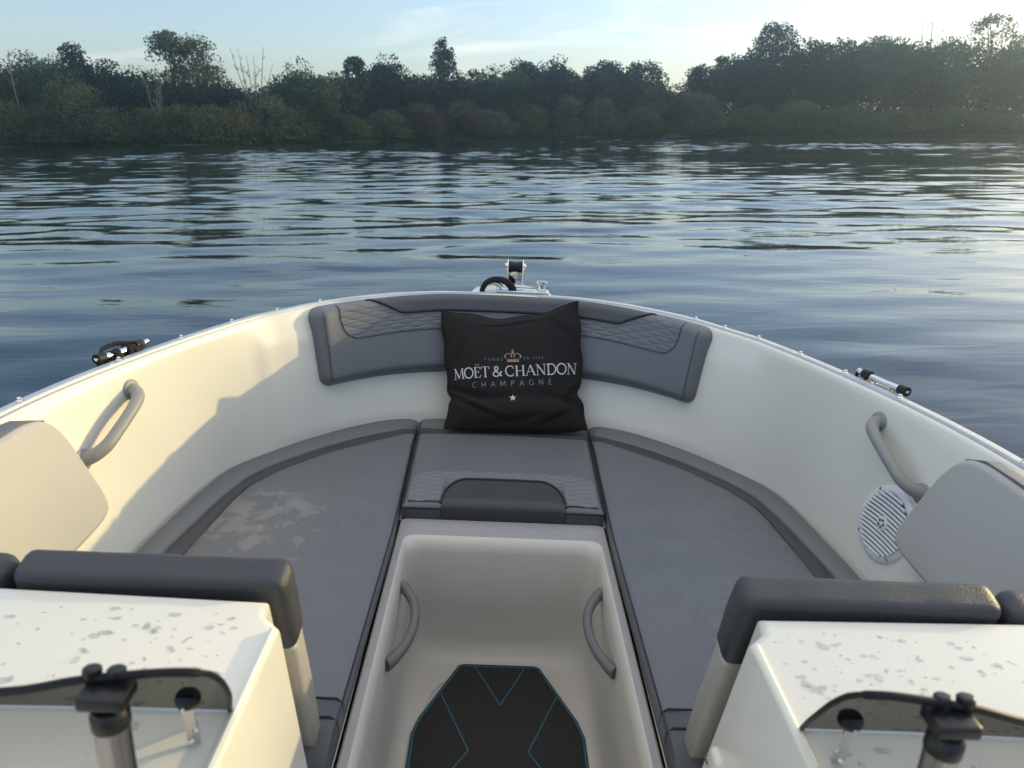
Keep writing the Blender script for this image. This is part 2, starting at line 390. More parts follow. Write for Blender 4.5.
# ---------------------------------------------------------------- console backrests (raked pads in front of the consoles)
DN = np.array([.285, -.9585]); NN = np.array([.9585, .285])
F0 = np.array([.868, -.5615]); TH = .053
def pad_ring(l0, l1, inset, round_top, x, fr=0.):
    """closed ring in the (y,z) plane; l along the pad from its top, thickness TH"""
    pts = []
    def P(l, d): q = F0 + DN * l + NN * d; return (x, q[0], q[1])
    t = TH - inset; lo = l0 + inset; li = l1 - inset * .3
    pts.append(P(li, -t)); pts.append(P((li + lo) / 2, -t)); 
    r = min(.013 if round_top else .004, (TH - 2 * inset) / 2 * .98)
    for a in np.linspace(0, 90, 6): pts.append(P(lo + r - r * math.sin(R(a)), -t + r - r * math.cos(R(a))))
    for a in np.linspace(90, 0, 6): pts.append(P(lo + r - r * math.sin(R(a)), -inset - r + r * math.cos(R(a)) - fr))
    pts.append(P((li + lo) / 2, -inset + .004 - fr)); pts.append(P(li, -inset - fr))
    return pts
def slab(s, x0, x1, l0, l1, rt, m, name, parent, rend=.015, fr=0.):
    secs = []
    for d in (0, .1, .3, .6, 1): secs.append((x0 + rend * d, rend * (1 - math.sqrt(1 - (1 - d) ** 2))))
    mid = [(x, 0) for x in np.linspace(x0 + rend * 1.4, x1 - rend * 1.4, 22)]
    tail = [(x1 - rend * d, rend * (1 - math.sqrt(1 - (1 - d) ** 2))) for d in (1, .6, .3, .1, 0)]
    S = []
    for i, (x, ins) in enumerate(secs + mid + tail):
        rg = pad_ring(l0, l1, min(ins, .024 - fr / 2), rt, s * x, fr)
        if 5 <= i < 27 and rt:                                   # slightly uneven stuffing
            w = .0004 * math.sin(x * 31 + s) + .0003 * math.sin(x * 67)
            rg = [(a, b, c + w * (1 if 2 < k < 14 else 0)) for k, (a, b, c) in enumerate(rg)]
        S.append(rg)
    v, f = loft(S); return mk(name, v, f, m, parent, ang=50)
for s in (-1, 1):
    up = slab(s, .300, .655, 0, .135, True, MESHV, 'console_backrest', boat)
    slab(s, .3015, .6535, .1355, .425, False, PANEL, 'lower_panel', up, .009, .009)
    P = [(s * x, *(F0 + DN * .135 + NN * d)) for x, d in ((.306, -.046), (.304, -.03), (.306, -.017), (.314, -.0125), (.45, -.012), (.64, -.0125))]
    v, f = tube(P, .0016, 6); mk('seam_piping', v, f, WHV, up)
    # double stitch along the top front edge
    P = [(s * x, *(F0 + DN * .006 + NN * (-.006))) for x in np.linspace(.325, .63, 40)]
    mb = MB()
    for a, b in zip(P[::1], P[1::1]):
        c = [(a[i] * .82 + b[i] * .18, ) for i in range(3)]
        q0 = [a[i] * .8 + b[i] * .2 for i in range(3)]; q1 = [a[i] * .25 + b[i] * .75 for i in range(3)]
        v, f = tube([(q[0], q[1] - .0005, q[2] - .0016) for q in (q0, q1)], .0010, 5); mb.add(v, f)
    mb.build('stitching', GREYH, up)
    ob = slab(s, .664, .81, .010, .40, True, MESHV, 'outer_backrest', boat, .02)

# side pads against the hull beside the consoles
for s in (-1, 1):
    face = [(.88, .15, -.553), (.88, 1.17, -.553), (.88, 1.255, -.556), (.877, 1.31, -.575), (.868, 1.347, -.625), (.852, 1.372, -.70), (.832, 1.383, -.765), (.823, 1.372, -.797), (.819, 1.33, -.808), (.817, 1.25, -.81), (.817, .15, -.81)]
    face = [face[0], face[1]] + [tuple(p) for p in cr(face[1:10], 5)[1:-1]] + face[9:]
    A = [(s * x, y, z) for x, y, z in face]
    Bk = [(s * (x + .062), y - (.012 if y > 1.2 else 0), z - .006) for x, y, z in face]
    v, f = prism(A, Bk, .014, 6, True)
    sp_ = mk('side_bolster', v, f, WHV, boat, ang=50)
    # grey upper edge of the pad
    T_ = [(s * (.888), y, -.5525) for y in (.15, .6, 1.0, 1.17)] + [(s * .889, 1.255, -.556), (s * .886, 1.305, -.575)]
    secs = [[(x, y, z + .004), (x + s * .027, y, z + .003), (x + s * .052, y, z - .008), (x + s * .052, y, z - .02), (x, y, z - .012)] for x, y, z in T_]
    v, f = loft(secs); mk('top_edge', v, f, GREYB, sp_)

# ---------------------------------------------------------------- windshield wings
def windshield(s):
    bot = [(.300, .615, -.5875), (.41, .615, -.5875), (.53, .612, -.5875), (.65, .604, -.5875), (.73, .592, -.5875)]
    def q(pts): return [(s * x, y, z) for x, y, z in pts]
    edge = [(.300, .615, -.5875), (.285, .580, -.546), (.262, .525, -.484), (.251, .488, -.438), (.250, .466, -.411), (.258, .455, -.400), (.276, .450, -.3965), (.31, .45, -.401), (.345, .451, -.408), (.40, .458, -.426), (.50, .472, -.446), (.62, .48, -.456), (.73, .475, -.452)]
    E = cr(edge, 5)
    # pane: fan between bottom edge and outline
    n = len(E); Bp = np.array([[np.interp(t, np.linspace(0, 1, 5), [b[i] for b in bot]) for i in range(3)] for t in np.linspace(0, 1, n) ** 1.6])
    secs = [[tuple(E[i] * a + Bp[i] * (1 - a)) for a in np.linspace(1, 0, 7)] for i in range(n)]
    v, f = loft([q(x) for x in secs], closed=False, caps=False)
    o = mk('windshield', v, f, GLASS, boat, ang=80)
    v, f = tube(q(E), [.0026 if i < 24 else .0036 for i in range(n)], 8); mk('edge_trim', v, f, TRIMB, o)
    v, f = tube(q([(b[0], b[1], b[2] - .002) for b in bot]), .0022, 6); mk('lower_seal', v, f, SPK, o)
    # bracket: black knob on the glass, steel foot down to the console
    br_v, br_f = lathe((s * .318, .562, -.525), (0, -.75, .66), [(.0108, -.010), (.0108, 0), (.0095, .0035), (.005, .005), (0, .005)], 20)
    b = mk('bracket_knob', br_v, br_f, BLACKP, o)
    v, f = lathe((s * .318, .5585, -.5315), (0, -.75, .66), [(.0035, 0), (.0035, .004), (.002, .0055), (0, .0055)], 10); mk('bolt', v, f, STEEL, b)
    pth = cr([(s * .318, .560, -.534), (s * .3185, .565, -.552), (s * .319, .570, -.572), (s * .320, .572, -.588)], 5)
    secs = []
    for i, p in enumerate(pth):
        w = .0055 + .001 * (i / len(pth)); secs.append([(p[0] - w, p[1], p[2] - .0015), (p[0] + w, p[1], p[2] - .0015), (p[0] + w, p[1] + .001, p[2] + .0025), (p[0] - w, p[1] + .001, p[2] + .0025)])
    v, f = loft(secs); mk('bracket_foot', v, f, STEEL, b)
    v, f = lathe((s * .3197, .567, -.580), (0, -.9, .3), [(.0035, 0), (.0035, .002), (.002, .0035), (0, .0035)], 10); mk('bolt', v, f, STEEL, b)
    # support post behind the glass
    px, py = (.318, .444)
    pv, pf = tube([(s * px, py, -1.0), (s * px, py, -.6), (s * px, py, -.43)], .0128, 22); post = mk('support_post', pv, pf, STEEL_REFL, o)
    v, f = lathe((s * px, py, -.441), (0, 0, 1), [(.0134, .0), (.0139, .001), (.0139, .012), (.011, .016), (0, .016)], 22); mk('post_cap', v, f, BLACKP, post)
    v, f = box((s * px, py + .0, -.413), (.035, .027, .012), .003); cl = mk('clamp', v, f, BLACKP, o)
    for dx in (-.0085, .0095):
        v, f = lathe((s * (px + dx + .004), py + .008, -.4035), (0, .25, 1), [(.0062, 0), (.007, .002), (.0068, .006), (.0054, .0074), (0, .0078)], 18); mk('clamp_knob', v, f, BLACKP, cl)
    v, f = lathe((s * (px - .013), py - .006, -.413), (0, -1, .1), [(.003, 0), (.003, .003), (0, .004)], 10); mk('bolt', v, f, STEEL, cl)
    return o
for s in (-1, 1): windshield(s)

# ---------------------------------------------------------------- bow backrest
TB0, TB1 = .365, 1.005                                           # t range on the hull wall
KK = np.linspace(-5.58, 5.74, 900)
arc = np.array([hull_pt(k, .68) for k in KK]); dl = np.r_[0, np.cumsum(np.linalg.norm(np.diff(arc, axis=0), axis=1))]
LA = dl[-1] / 2; dl = dl - LA
HH = np.linalg.norm(hull_pt(0, TB1) - hull_pt(0, TB0))           # height along the wall
THB = .052
def off_b(s, h):
    """thickness above the wall at arc position s (m) and height h (m, 0 bottom .. HH top)"""
    r = .032; rc = .04
    dx = LA - abs(s); a, b = rc - dx, rc - min(h, HH - h)
    d = rc - math.hypot(a, b) if a > 0 and b > 0 else min(dx, h, HH - h)
    d = max(d, 0); q = min(d / r, 1); return THB * math.sqrt(max(1 - (1 - q) ** 2, 0)) + .004 * math.sin(math.pi * h / HH) * min(1, dx / .1)
def back_pt(s, h, extra=0.):
    k = float(np.interp(s, dl, KK)); t = TB0 + (TB1 - TB0) * h / HH
    p, du, dv, n = hull_frame(k, t); return p + n * (off_b(s, h) + extra)
ss = np.concatenate([-LA + LA * .12 * np.linspace(0, 1, 14) ** 1.6, np.linspace(-LA * .88, LA * .88, 70)[1:-1], (LA - LA * .12 * np.linspace(0, 1, 14) ** 1.6)[::-1]])
hs = np.concatenate([.04 * np.linspace(0, 1, 9) ** 1.6, np.linspace(.04, HH - .04, 12)[1:-1], (HH - .04 * np.linspace(0, 1, 9) ** 1.6)[::-1]])
def clampc(s, h):
    rc = .04; a, b = rc - (LA - abs(s)), rc - min(h, HH - h)
    if a > 0 and b > 0:
        L = math.hypot(a, b)
        if L > rc:
            s2 = math.copysign(LA - rc + a * rc / L, s); hc = rc - b * rc / L
            return s2, (hc if h < HH / 2 else HH - hc)
    return s, h
secs = [[tuple(back_pt(*clampc(s, h))) for h in hs] for s in ss]
v, f = loft(secs, closed=False, caps=False); bk = mk('bow_backrest', v, f, GREYB, boat, ang=70)
HT = HH - .006
def acc_bottom(s):                                               # lower outline of the charcoal panel
    a = abs(s)
    return HH - .066 if a < .385 else (HH - .066 + (a - .385) / .115 * .066)
def smooth_fn(fn, w=.012): return lambda s: sum(fn(s + w * q) for q in (-1, -.6, -.2, .2, .6, 1)) / 6
accb = smooth_fn(acc_bottom)
S_ = np.linspace(-.496, .496, 110)
v, f = loft([[tuple(back_pt(s, accb(s) + (HT - accb(s)) * q, .003)) for q in np.linspace(0, 1, 9)] for s in S_ if accb(s) < HT], closed=False, caps=False)
mk('accent_panel', v, f, ACC, bk)
v, f = tube([tuple(back_pt(s, min(accb(s), HT), .004)) for s in np.linspace(-.503, .503, 150)], .0042, 6); mk('accent_piping', v, f, PIPE, bk)
QL, QD = .62, .128
def quilt_bottom(s):
    a = abs(s); r = .07; base = HH - QD
    return base if a < QL - r else base + r - math.sqrt(max(r * r - (a - QL + r) ** 2, 0))
def wave_h(s, h):
    row = .0130; L = .075; best = 9
    k0 = h / row
    for k in (math.floor(k0) - 1, math.floor(k0), math.floor(k0) + 1, math.floor(k0) + 2):
        y = k * row + .0034 * math.cos(2 * math.pi * s / L + k * math.pi); best = min(best, abs(h - y))
    return .0004 + .0020 * (1 - math.exp(-(best / .0026) ** 2))
def quilt(s0, s1, ns):
    secs = []
    for s in np.linspace(s0, s1, ns):
        lo = quilt_bottom(s); hi = min(accb(s) - .003, HT) if abs(s) < .503 else HT
        secs.append([tuple(back_pt(s, lo + (hi - lo) * q, wave_h(s, lo + (hi - lo) * q))) for q in np.linspace(0, 1, 44)])
    return loft(secs, closed=False, caps=False)
for a_, b_ in ((-QL, -.18), (.18, QL)): mk('quilted_panel', *quilt(a_, b_, 190), GREYB, bk, ang=80)
for s in (-1, 1):
    v, f = tube([tuple(back_pt(s * a, quilt_bottom(a), .002)) for a in np.linspace(.12, QL, 60)] + [tuple(back_pt(s * QL, h, .002)) for h in np.linspace(HH - QD + .07, HT, 8)], .0016, 6); mk('quilt_seam', v, f, ACC, bk)
    P = [tuple(back_pt(s * (LA - .022), h, .0015)) for h in np.linspace(.02, HH - .02, 14)]
    v, f = tube(P, .0016, 6); mk('end_seam', v, f, ACC, bk)
P = [tuple(back_pt(s, .018, .0012)) for s in np.linspace(-LA + .022, LA - .022, 90)]; v, f = tube(P, .0015, 6); mk('lower_seam', v, f, ACC, bk)

# ---------------------------------------------------------------- bow seat cushions (loose on the bench)
ZC = -.955
OUT = cr([(.292,2.343),(.42,2.312),(.57,2.185),(.70,2.035),(.778,1.92),(.808,1.79),(.824,1.65),(.836,1.53),(.842,1.4),(.842,1.2),(.84,.99)], 10)
BO = cr([(.289,2.270),(.46,2.165),(.604,2.02),(.695,1.895),(.726,1.80),(.745,1.70),(.763,1.57),(.773,1.48),(.772,1.35),(.760,1.2),(.75,.99)], 10)
BI = cr([(.287,2.212),(.445,2.104),(.60,1.962),(.672,1.85),(.700,1.77),(.714,1.65),(.728,1.5),(.734,1.4),(.735,1.3),(.724,1.2),(.714,.99)], 10)
n = len(OUT)
INN = np.stack([np.interp(np.linspace(0, 1, n), [0, .5, 1], [.285, .272, .277]), np.interp(np.linspace(0, 1, n), [0, 1], [2.196, .99])], 1)
def cushion(s, label):
    root = empty('seat_cushion', (s * .5, 1.6, -1.0), label, 'seat cushion', 'grey cushions of the bow seating')
    main, band, border = [], [], []
    for j in range(n):
        o, bo, bi, i_ = OUT[j], BO[j], BI[j], INN[j]
        e = min(1, j / 4); ez = -.012 * (1 - e) ** 2              # bow end rounds off
        def L(a, b, q): return a * (1 - q) + b * q
        w = .0015 * math.sin(j * .21) + .001 * math.sin(j * .53)
        m_ = [(*bi, ZC - .007 + ez)]
        for q in (.02, .06, .15, .3, .45, .6, .75, .88, .95):
            p = L(bi, i_, q); m_.append((*p, ZC - .004 * math.exp(-q * 22) + .006 * math.sin(math.pi * q) + ez + w))
        p = i_; m_ += [(p[0] + .006, p[1], ZC + .0 + ez), (p[0] + .001, p[1], ZC - .005 + ez), (p[0], p[1], ZC - .012 + ez), (p[0], p[1], -1.0), (*bi, -1.0)]
        main.append([(s * x, y, z) for x, y, z in m_])
        d_ = [(*bo, -1.0), (*bo, ZC - .006 + ez), (*L(bo, bi, .15), ZC - .002 + ez), (*L(bo, bi, .5), ZC + ez), (*L(bo, bi, .85), ZC - .002 + ez), (*bi, ZC - .006 + ez), (*bi, -1.0)]
        band.append([(s * x, y, z) for x, y, z in d_])
        b_ = [(*o, -1.0), (*o, ZC - .016 + ez), (*L(o, bo, .05), ZC - .006 + ez), (*L(o, bo, .15), ZC + .000 + ez), (*L(o, bo, .5), ZC + .003 + ez), (*L(o, bo, .88), ZC + .001 + ez), (*bo, ZC - .006 + ez), (*bo, -1.0)]
        border.append([(s * x, y, z) for x, y, z in b_])
    v, f = loft(main); mk('seat_panel', v, f, GREY_L if s < 0 else GREY_R, root, ang=55)
    v, f = loft(band); mk('trim_band', v, f, BAND, root, ang=55)
    v, f = loft(border); mk('border_panel', v, f, BORDER, root, ang=55)
    P = [(s * (p[0] + .0035), p[1], ZC - .0045) for p in INN[2:]]
    v, f = tube(P, .0027, 6); mk('piping', v, f, PIPE, root)
    # dark rolled tail next to the console
    secs = []
    for y, zt in ((1.03, -.968), (1.028, -.953), (1.02, -.949), (.985, -.947), (.945, -.951), (.915, -.962), (.895, -.985), (.89, -1.0)):
        secs.append([(s * .277, y, -1.0), (s * .277, y, zt - .012), (s * .280, y, zt - .003), (s * .288, y, zt), (s * .36, y, zt), (s * .36, y, -1.0)])
    v, f = loft(secs); tl = mk('tail_panel', v, f, ACC, root, ang=50)
    for y, z in ((1.029, -.9505), (.982, -.9465)):
        v, f = tube([(s * .2775, y, z - .03), (s * .2785, y, z - .008), (s * .288, y, z + .001), (s * .36, y, z + .001)], .0022, 6); mk('piping', v, f, PIPE, tl)
    r = random.Random(40 + int(s)); mb = MB()
    for i in range(70):
        x, y = r.uniform(.34, .68), r.uniform(1.05, 1.95)
        if x > .66 - max(0, y - 1.75) * .8: continue
        q = .0012 + .0026 * r.random() ** 3; el = r.uniform(.8, 1.8); m = 8; wob = [1 + r.uniform(-.15, .15) for _ in range(m)]
        v, f = loft([[(s * (x + q * rr * wob[k] * math.cos(k * 6.2832 / m) * el), y + q * rr * wob[k] * math.sin(k * 6.2832 / m), ZC + .0062 + q * hh * .6) for k in range(m)] for rr, hh in ((1, -.6), (1, 0), (.9, .25), (.55, .48), (.2, .54))]); mb.add(v, f)
    o = mb.build('water_droplets', DROP, root, ang=80); o['kind'] = 'stuff'
    return root
cushion(-1, 'curved grey bow cushion on the left bench, pale dried water film on it')
cushion(1, 'curved grey bow cushion on the right bench, beside the speaker')

fil = empty('filler_cushion', (0, 2.0, -1.0), 'small centre bow cushion under the black pillow, charcoal grip at its front', 'seat cushion')
def fill_top(x, y):
    q = (y - YF) / (2.205 - YF); hw = .268 + .010 * q
    ex = max(0, 1 - (hw - abs(x)) / .02); ey = max(0, 1 - (y - YF) / .016)
    return ZC + .006 * math.cos(math.pi * x / .6) - .012 * (max(ex, ey)) ** 2.2
ys = np.concatenate([YF + np.array([0, .003, .008, .016]), np.linspace(1.77, 2.2, 14)])
secs = []
for y in ys:
    hw = .268 + .010 * (y - YF) / .47
    xs = np.concatenate([-hw + np.array([0, .002, .006, .014]), np.linspace(-hw + .03, hw - .03, 18), hw - np.array([.014, .006, .002, 0])])
    secs.append([(-hw, y, -1.0)] + [(x, y, fill_top(x, y)) for x in xs] + [(hw, y, -1.0)])
v, f = loft(secs); mk('seat_panel', v, f, GREY, fil, ang=55)
for nm, y0, y1, m in (('trim_band', 2.2, 2.262, BAND), ('border_panel', 2.262, 2.352, BORDER)):
    secs = []
    for q in np.linspace(0, 1, 7):
        y = y0 + (y1 - y0) * q; z = ZC - .006 + .008 * math.sin(math.pi * min(q * 1.1 + .02, 1)); hw = .279
        secs.append([(-hw, y, -1.0), (-hw, y, z - .006), (-hw + .008, y, z), (hw - .008, y, z), (hw, y, z - .006), (hw, y, -1.0)])
    v, f = loft(secs); mk(nm, v, f, m, fil, ang=50)
# quilted front strip
def fq(y): return wave_h(0, 0)
def acc_front(x):                                                # top outline of the charcoal insert
    a = abs(x); return 1.876 if a < .10 else (1.876 - .134 * (1 - math.sqrt(max(1 - ((a - .10) / .066) ** 2, 0))) if a < .166 else YF + .006)
mb = MB()
secs = []
for x in np.linspace(-.255, .255, 200):
    lo = acc_front(x) + .004 if abs(x) < .168 else YF + .012
    hi = 1.925 - .03 * max(0, (abs(x) - .19) / .065) ** 2
    secs.append([(x, y, fill_top(x, y) + .0006 + 1.5 * wave_h(x, y)) for y in np.linspace(lo, hi, 46)])
v, f = loft(secs, closed=False, caps=False); mk('quilted_panel', v, f, GREYB, fil, ang=80)
secs = []
for x in np.linspace(-.1655, .1655, 50):
    secs.append([(x, YF - .0035, -.9995), (x, YF - .0035, ZC - .013), (x, YF - .001, ZC - .005)] + [(x, y, fill_top(x, y) + .003) for y in np.linspace(YF + .008, max(acc_front(x), YF + .012), 10)])
v, f = loft(secs, closed=False, caps=False); mk('accent_insert', v, f, ACCD, fil, ang=60)
P = [(x, acc_front(x), fill_top(x, acc_front(x)) + .004) for x in np.concatenate([[-.1665], np.linspace(-.1655, .1655, 90), [.1665]])]
v, f = tube(P, .0038, 6); mk('piping', v, f, PIPE, fil)
v, f = tube([(x, YF - .001, ZC - .010) for x in np.linspace(-.266, .266, 20)], .0018, 6); mk('front_seam', v, f, PIPE, fil)
for s in (-1, 1):
    v, f = tube([(s * .166, YF - .003, ZC - .008), (s * .166, YF - .003, -.999)], .0014, 6); mk('front_seam', v, f, PIPE, fil)
    v, f = tube([(s * (.2675 + .010 * (y - YF) / .47), y, fill_top(.262, y) - .001) for y in np.linspace(YF, 2.3, 20)], .0024, 6); mk('piping', v, f, PIPE, fil)
# front facing strip of darker vinyl either side of the insert
mk('front_facing', [(-.266, YF - .0025, -.9995), (.266, YF - .0025, -.9995), (.266, YF - .0025, ZC - .013), (-.266, YF - .0025, ZC - .013)], [(0, 1, 2, 3)], ACC, fil)

# ---------------------------------------------------------------- foam mat on the footwell floor
mat_e = empty('floor_mat', (0, 1.2, -1.345), 'charcoal foam floor mat with teal groove lines in the footwell', 'mat')
half = [(.092, 1.592), (.106, 1.586), (.19, 1.405), (.203, 1.355), (.204, .65)]
Lp = [(x, y) for x, y in half] + [(-x, y) for x, y in half[::-1]]
v, f = prism([(x + .006, y, -1.3415) for x, y in Lp], [(x + .006, y, -1.3545) for x, y in Lp], .002, 2, True)
mk('foam_sheet', v, f, FOAM, mat_e)
mb = MB()
def line(P, w=.0035, z=-1.3405):
    for a, b in zip(P[:-1], P[1:]):
        a, b = np.array(a), np.array(b); d = (b - a) / np.linalg.norm(b - a); q = np.array([-d[1], d[0]]) * w / 2
        mb.add([(*(a - q), z), (*(b - q), z), (*(b + q), z), (*(a + q), z)], [(0, 1, 2, 3)])
inset = [(-.198, .66), (-.198, 1.353), (-.185, 1.402), (-.1, 1.583), (.1, 1.583), (.185, 1.402), (.198, 1.353), (.198, .66)]
line([(x + .006, y) for x, y in inset], .0045)
line([(-.058, 1.583), (.010, 1.447), (.074, 1.583)], z=-1.3402)
line([(-.140, 1.485), (-.062, 1.306), (-.19, 1.10)], z=-1.3398)
line([(.152, 1.485), (.074, 1.306), (.20, 1.10)], z=-1.3398)
mb.build('groove_lines', TEAL, mat_e, smooth=False)

# ---------------------------------------------------------------- cleats, rope, bow fittings
def cleat(k, s, parent):
    i = int(MID + s * k * SUB); p = Gd[i] + NG[i] * .062; tg = Gd[i + 1] - Gd[i - 1]; tg = tg / np.hypot(*tg) * (-1 if s > 0 else 1); nn = NG[i]
    def W(a, b, z): z = (z + .56) * .8 - .56 - .021; q = p + tg * a + nn * b; return (q[0], q[1], z)
    base = prism([W(a, b, -.566) for a, b in ((-.09, -.018), (.09, -.018), (.09, .02), (-.09, .02))], [W(a, b, -.5725) for a, b in ((-.09, -.018), (.09, -.018), (.09, .02), (-.09, .02))], .003, 2)
    c = mk('cleat', *base, STEEL, parent)
    for a in (-.035, .035):
        v, f = tube([W(a, 0, -.566), W(a, 0, -.548), W(a * 1.05, 0, -.535)], [.011, .008, .008], 12); mk('cleat_leg', v, f, STEEL, c)
    v, f = tube([W(-.082, 0, -.527), W(-.06, 0, -.531), W(0, 0, -.533), (W(.06, 0, -.531)), W(.082, 0, -.527)], [.006, .0085, .009, .0085, .006], 12); mk('cleat_horn', v, f, STEEL, c)
    for a in (-.07, .05):
        v, f = tube([W(a - .012, 0, -.5295), W(a + .012, 0, -.5305)], .0118, 14); mk('rubber_cap', v, f, RUBBER, c)
    return W
Wl = cleat(8.75, -1, boat); Wr = cleat(8.7, 1, boat)
def coil(name, W, label, seed, n=3, tail=True):
    r = random.Random(seed); mb = MB(); P = []
    for i in range(70):
        a = i * .55; P.append(W(-.05 + .10 * (i / 70) + .012 * math.sin(a * .7), .013 * math.cos(a), -.538 + .012 * math.sin(a) + r.uniform(-.003, .003)))
    v, f = tube(cr(P, 3), .0062, 7); mb.add(v, f)
    P = [W(-.05, .015, -.535), W(-.03, .03, -.522), W(.0, .025, -.515), (W(.03, .01, -.519)), W(.05, -.01, -.53), W(.02, -.012, -.548), W(-.04, -.01, -.55), W(-.06, .02, -.545), W(-.03, .045, -.56), W(-.02, .06, -.65), W(-.02, .065, -.9)]
    v, f = tube(cr(P, 6), .0055, 7); mb.add(v, f)
    o = mb.build(name, ROPE); tag(o, label, 'rope'); BOAT_SIDE.append(o)
coil('mooring_rope', Wl, 'black mooring rope wound round the cleat on the left gunwale', 4)
# small black shackle ring on the starboard cleat
P = [Wr(.075 + .016 * math.cos(a), 0.006, -.548 + .018 * math.sin(a)) for a in np.linspace(0, 2 * math.pi, 20)[:-1]]
v, f = tube(P, .0045, 8, closed=True); o = mk('rope_loop', v, f, ROPE); tag(o, 'small black rope loop hanging on the right gunwale cleat', 'rope'); BOAT_SIDE.append(o)

v, f = prism([(x, y, -.566) for x, y in ((-.14, 2.57), (.16, 2.57), (.14, 2.68), (.06, 2.74), (-.04, 2.74), (-.12, 2.68))], [(x, y, -.66) for x, y in ((-.14, 2.50), (.16, 2.50), (.14, 2.66), (.06, 2.70), (-.04, 2.70), (-.12, 2.66))], .006, 3)
nose = mk('bow_deck', v, f, GEL, boat)
bx = .020
v, f = box((bx + .03, 2.625, -.5615), (.19, .075, .008), .003); ro = mk('anchor_roller', v, f, STEEL, boat)
for dx in (-.027, .027):
    v, f = prism([(bx + dx - .002, y, z) for y, z in ((2.60, -.558), (2.655, -.558), (2.665, -.52), (2.668, -.468), (2.655, -.455), (2.63, -.455), (2.615, -.468), (2.612, -.52))], [(bx + dx + .002, y, z) for y, z in ((2.60, -.558), (2.655, -.558), (2.665, -.52), (2.668, -.468), (2.655, -.455), (2.63, -.455), (2.615, -.468), (2.612, -.52))], .001, 2)
    mk('cheek_plate', v, f, STEEL, ro)
v, f = tube([(bx - .024, 2.64, -.481), (bx, 2.64, -.481), (bx + .024, 2.64, -.481)], [.021, .017, .021], 20); mk('roller', v, f, RUBBER, ro)
v, f = box((bx, 2.655, -.521), (.046, .006, .05), .002); mk('back_plate', v, f, STEEL, ro)
for dx in (-.036, .036):
    v, f = lathe((bx + dx * .8, 2.64, -.478), (dx, 0, 0), [(.011, 0), (.011, .007), (.006, .010), (0, .010)], 12); mk('bolt', v, f, STEEL, ro)
v, f = lathe((bx + .098, 2.62, -.561), (0, 0, 1), [(.024, 0), (.024, .006), (.012, .01), (.012, .026), (.02, .03), (.02, .036), (0, .04)], 18); mk('eye_post', v, f, STEEL, ro)
v, f = tube(cr([(bx - .115, 2.61, -.556), (bx - .10, 2.612, -.54), (bx - .07, 2.615, -.536), (bx - .045, 2.615, -.55)], 6), .010, 10); mk('u_bolt', v, f, STEEL, ro)
P = cr([(-.096, 2.60, -.585), (-.095, 2.60, -.562), (-.084, 2.60, -.538), (-.062, 2.60, -.524), (-.035, 2.60, -.521), (-.008, 2.60, -.530), (.010, 2.602, -.548), (.016, 2.604, -.566), (.017, 2.604, -.59)], 6)
v, f = tube(P, list(np.linspace(.0085, .0145, len(P))), 12); o = mk('black_mooring_loop', v, f, ROPE); tag(o, 'thick black rope loop arched beside the steel anchor roller at the bow tip', 'rope'); BOAT_SIDE.append(o)

# ---------------------------------------------------------------- the pillow
pil = empty('pillow', (.03, 2.24, -.95), 'black square cushion with champagne house lettering, leaning at the bow', 'pillow')
TL, TR, BL, BR = map(np.array, ((-.2265, 2.42, -.594), (.2295, 2.42, -.548), (-.190, 2.215, -.948), (.272, 2.25, -.947)))
def gs(x, c, w): return math.exp(-((x - c) / w) ** 2)
def pil_mid(u, v):
    a = (u + 1) / 2; p = (BL * (1 - a) + BR * a) * (1 - v) + (TL * (1 - a) + TR * a) * v
    p = p.copy()
    p[2] -= .030 * v ** 3 * (1 - abs(u) ** 2.6) * (1 + .5 * gs(u, .05, .6)) - .004 * math.sin(u * 9) * v ** 6
    p[1] += .015 * math.sin(math.pi * v)                          # slumps against the backrest
    sgn = 1 if u > 0 else -1
    p[0] += -sgn * abs(u) ** 3 * ((.020 * gs(v, .28, .05) + .006 * gs(v, .30, .16)) if u > 0 else (.014 * min(1, max(0, (1 - v) / .7)) * min(1, v / .2) + .012 * gs(v, .255, .035)))
    p[0] += abs(u) ** 4 * .0025 * math.sin(v * 23 + 2 * u)
    p[2] += .010 * gs(v, 0, .06) * gs(abs(u), 1, .2)
    return p
NRM = np.cross(TR - TL, TL - BL); NRM /= np.linalg.norm(NRM)
if NRM[1] > 0: NRM = -NRM
def pil_th(u, v):
    w = 2 * v - 1
    t = .062 * max(0, (1 - abs(u) ** 2.4) * (1 - abs(w) ** 2.6)) ** .55 * (1.12 - .45 * v)
    t -= .013 * gs(v, .25 - .05 * u + .03 * math.sin(4 * u), .035) * (.35 + .65 * gs(u, -.62, .45) + .6 * gs(u, .85, .25))
    t += .010 * gs(v, .16, .07) * (1 - u * u)
    e_ = max(0, 1 - u * u) ** .5 * max(0, 1 - (2 * v - 1) ** 2) ** .5
    t += e_ * (.0022 * math.sin(7 * u + 9 * v) + .0016 * math.sin(15 * u - 6 * v))
    for u0, v0, a_, ln, wd, am in ((-.62, .22, -.45, .5, .022, .012), (-.3, .10, .15, .6, .03, .008), (.55, .13, .4, .45, .026, .010), (.8, .3, .9, .3, .03, .010), (-.85, .62, 1.2, .35, .03, .006), (.1, .93, .1, .5, .02, .006), (.78, .85, -.8, .3, .03, .006)):
        du_, dv_ = u - u0, (v - v0) * 2; al_ = du_ * math.cos(a_) + dv_ * math.sin(a_); ac_ = -du_ * math.sin(a_) + dv_ * math.cos(a_)
        t += e_ * am * math.exp(-(al_ / ln) ** 2) * (math.exp(-(ac_ / (wd * 2)) ** 2) - 1.1 * math.exp(-((ac_ + wd * 3.2) / (wd * 1.6)) ** 2))
    return t
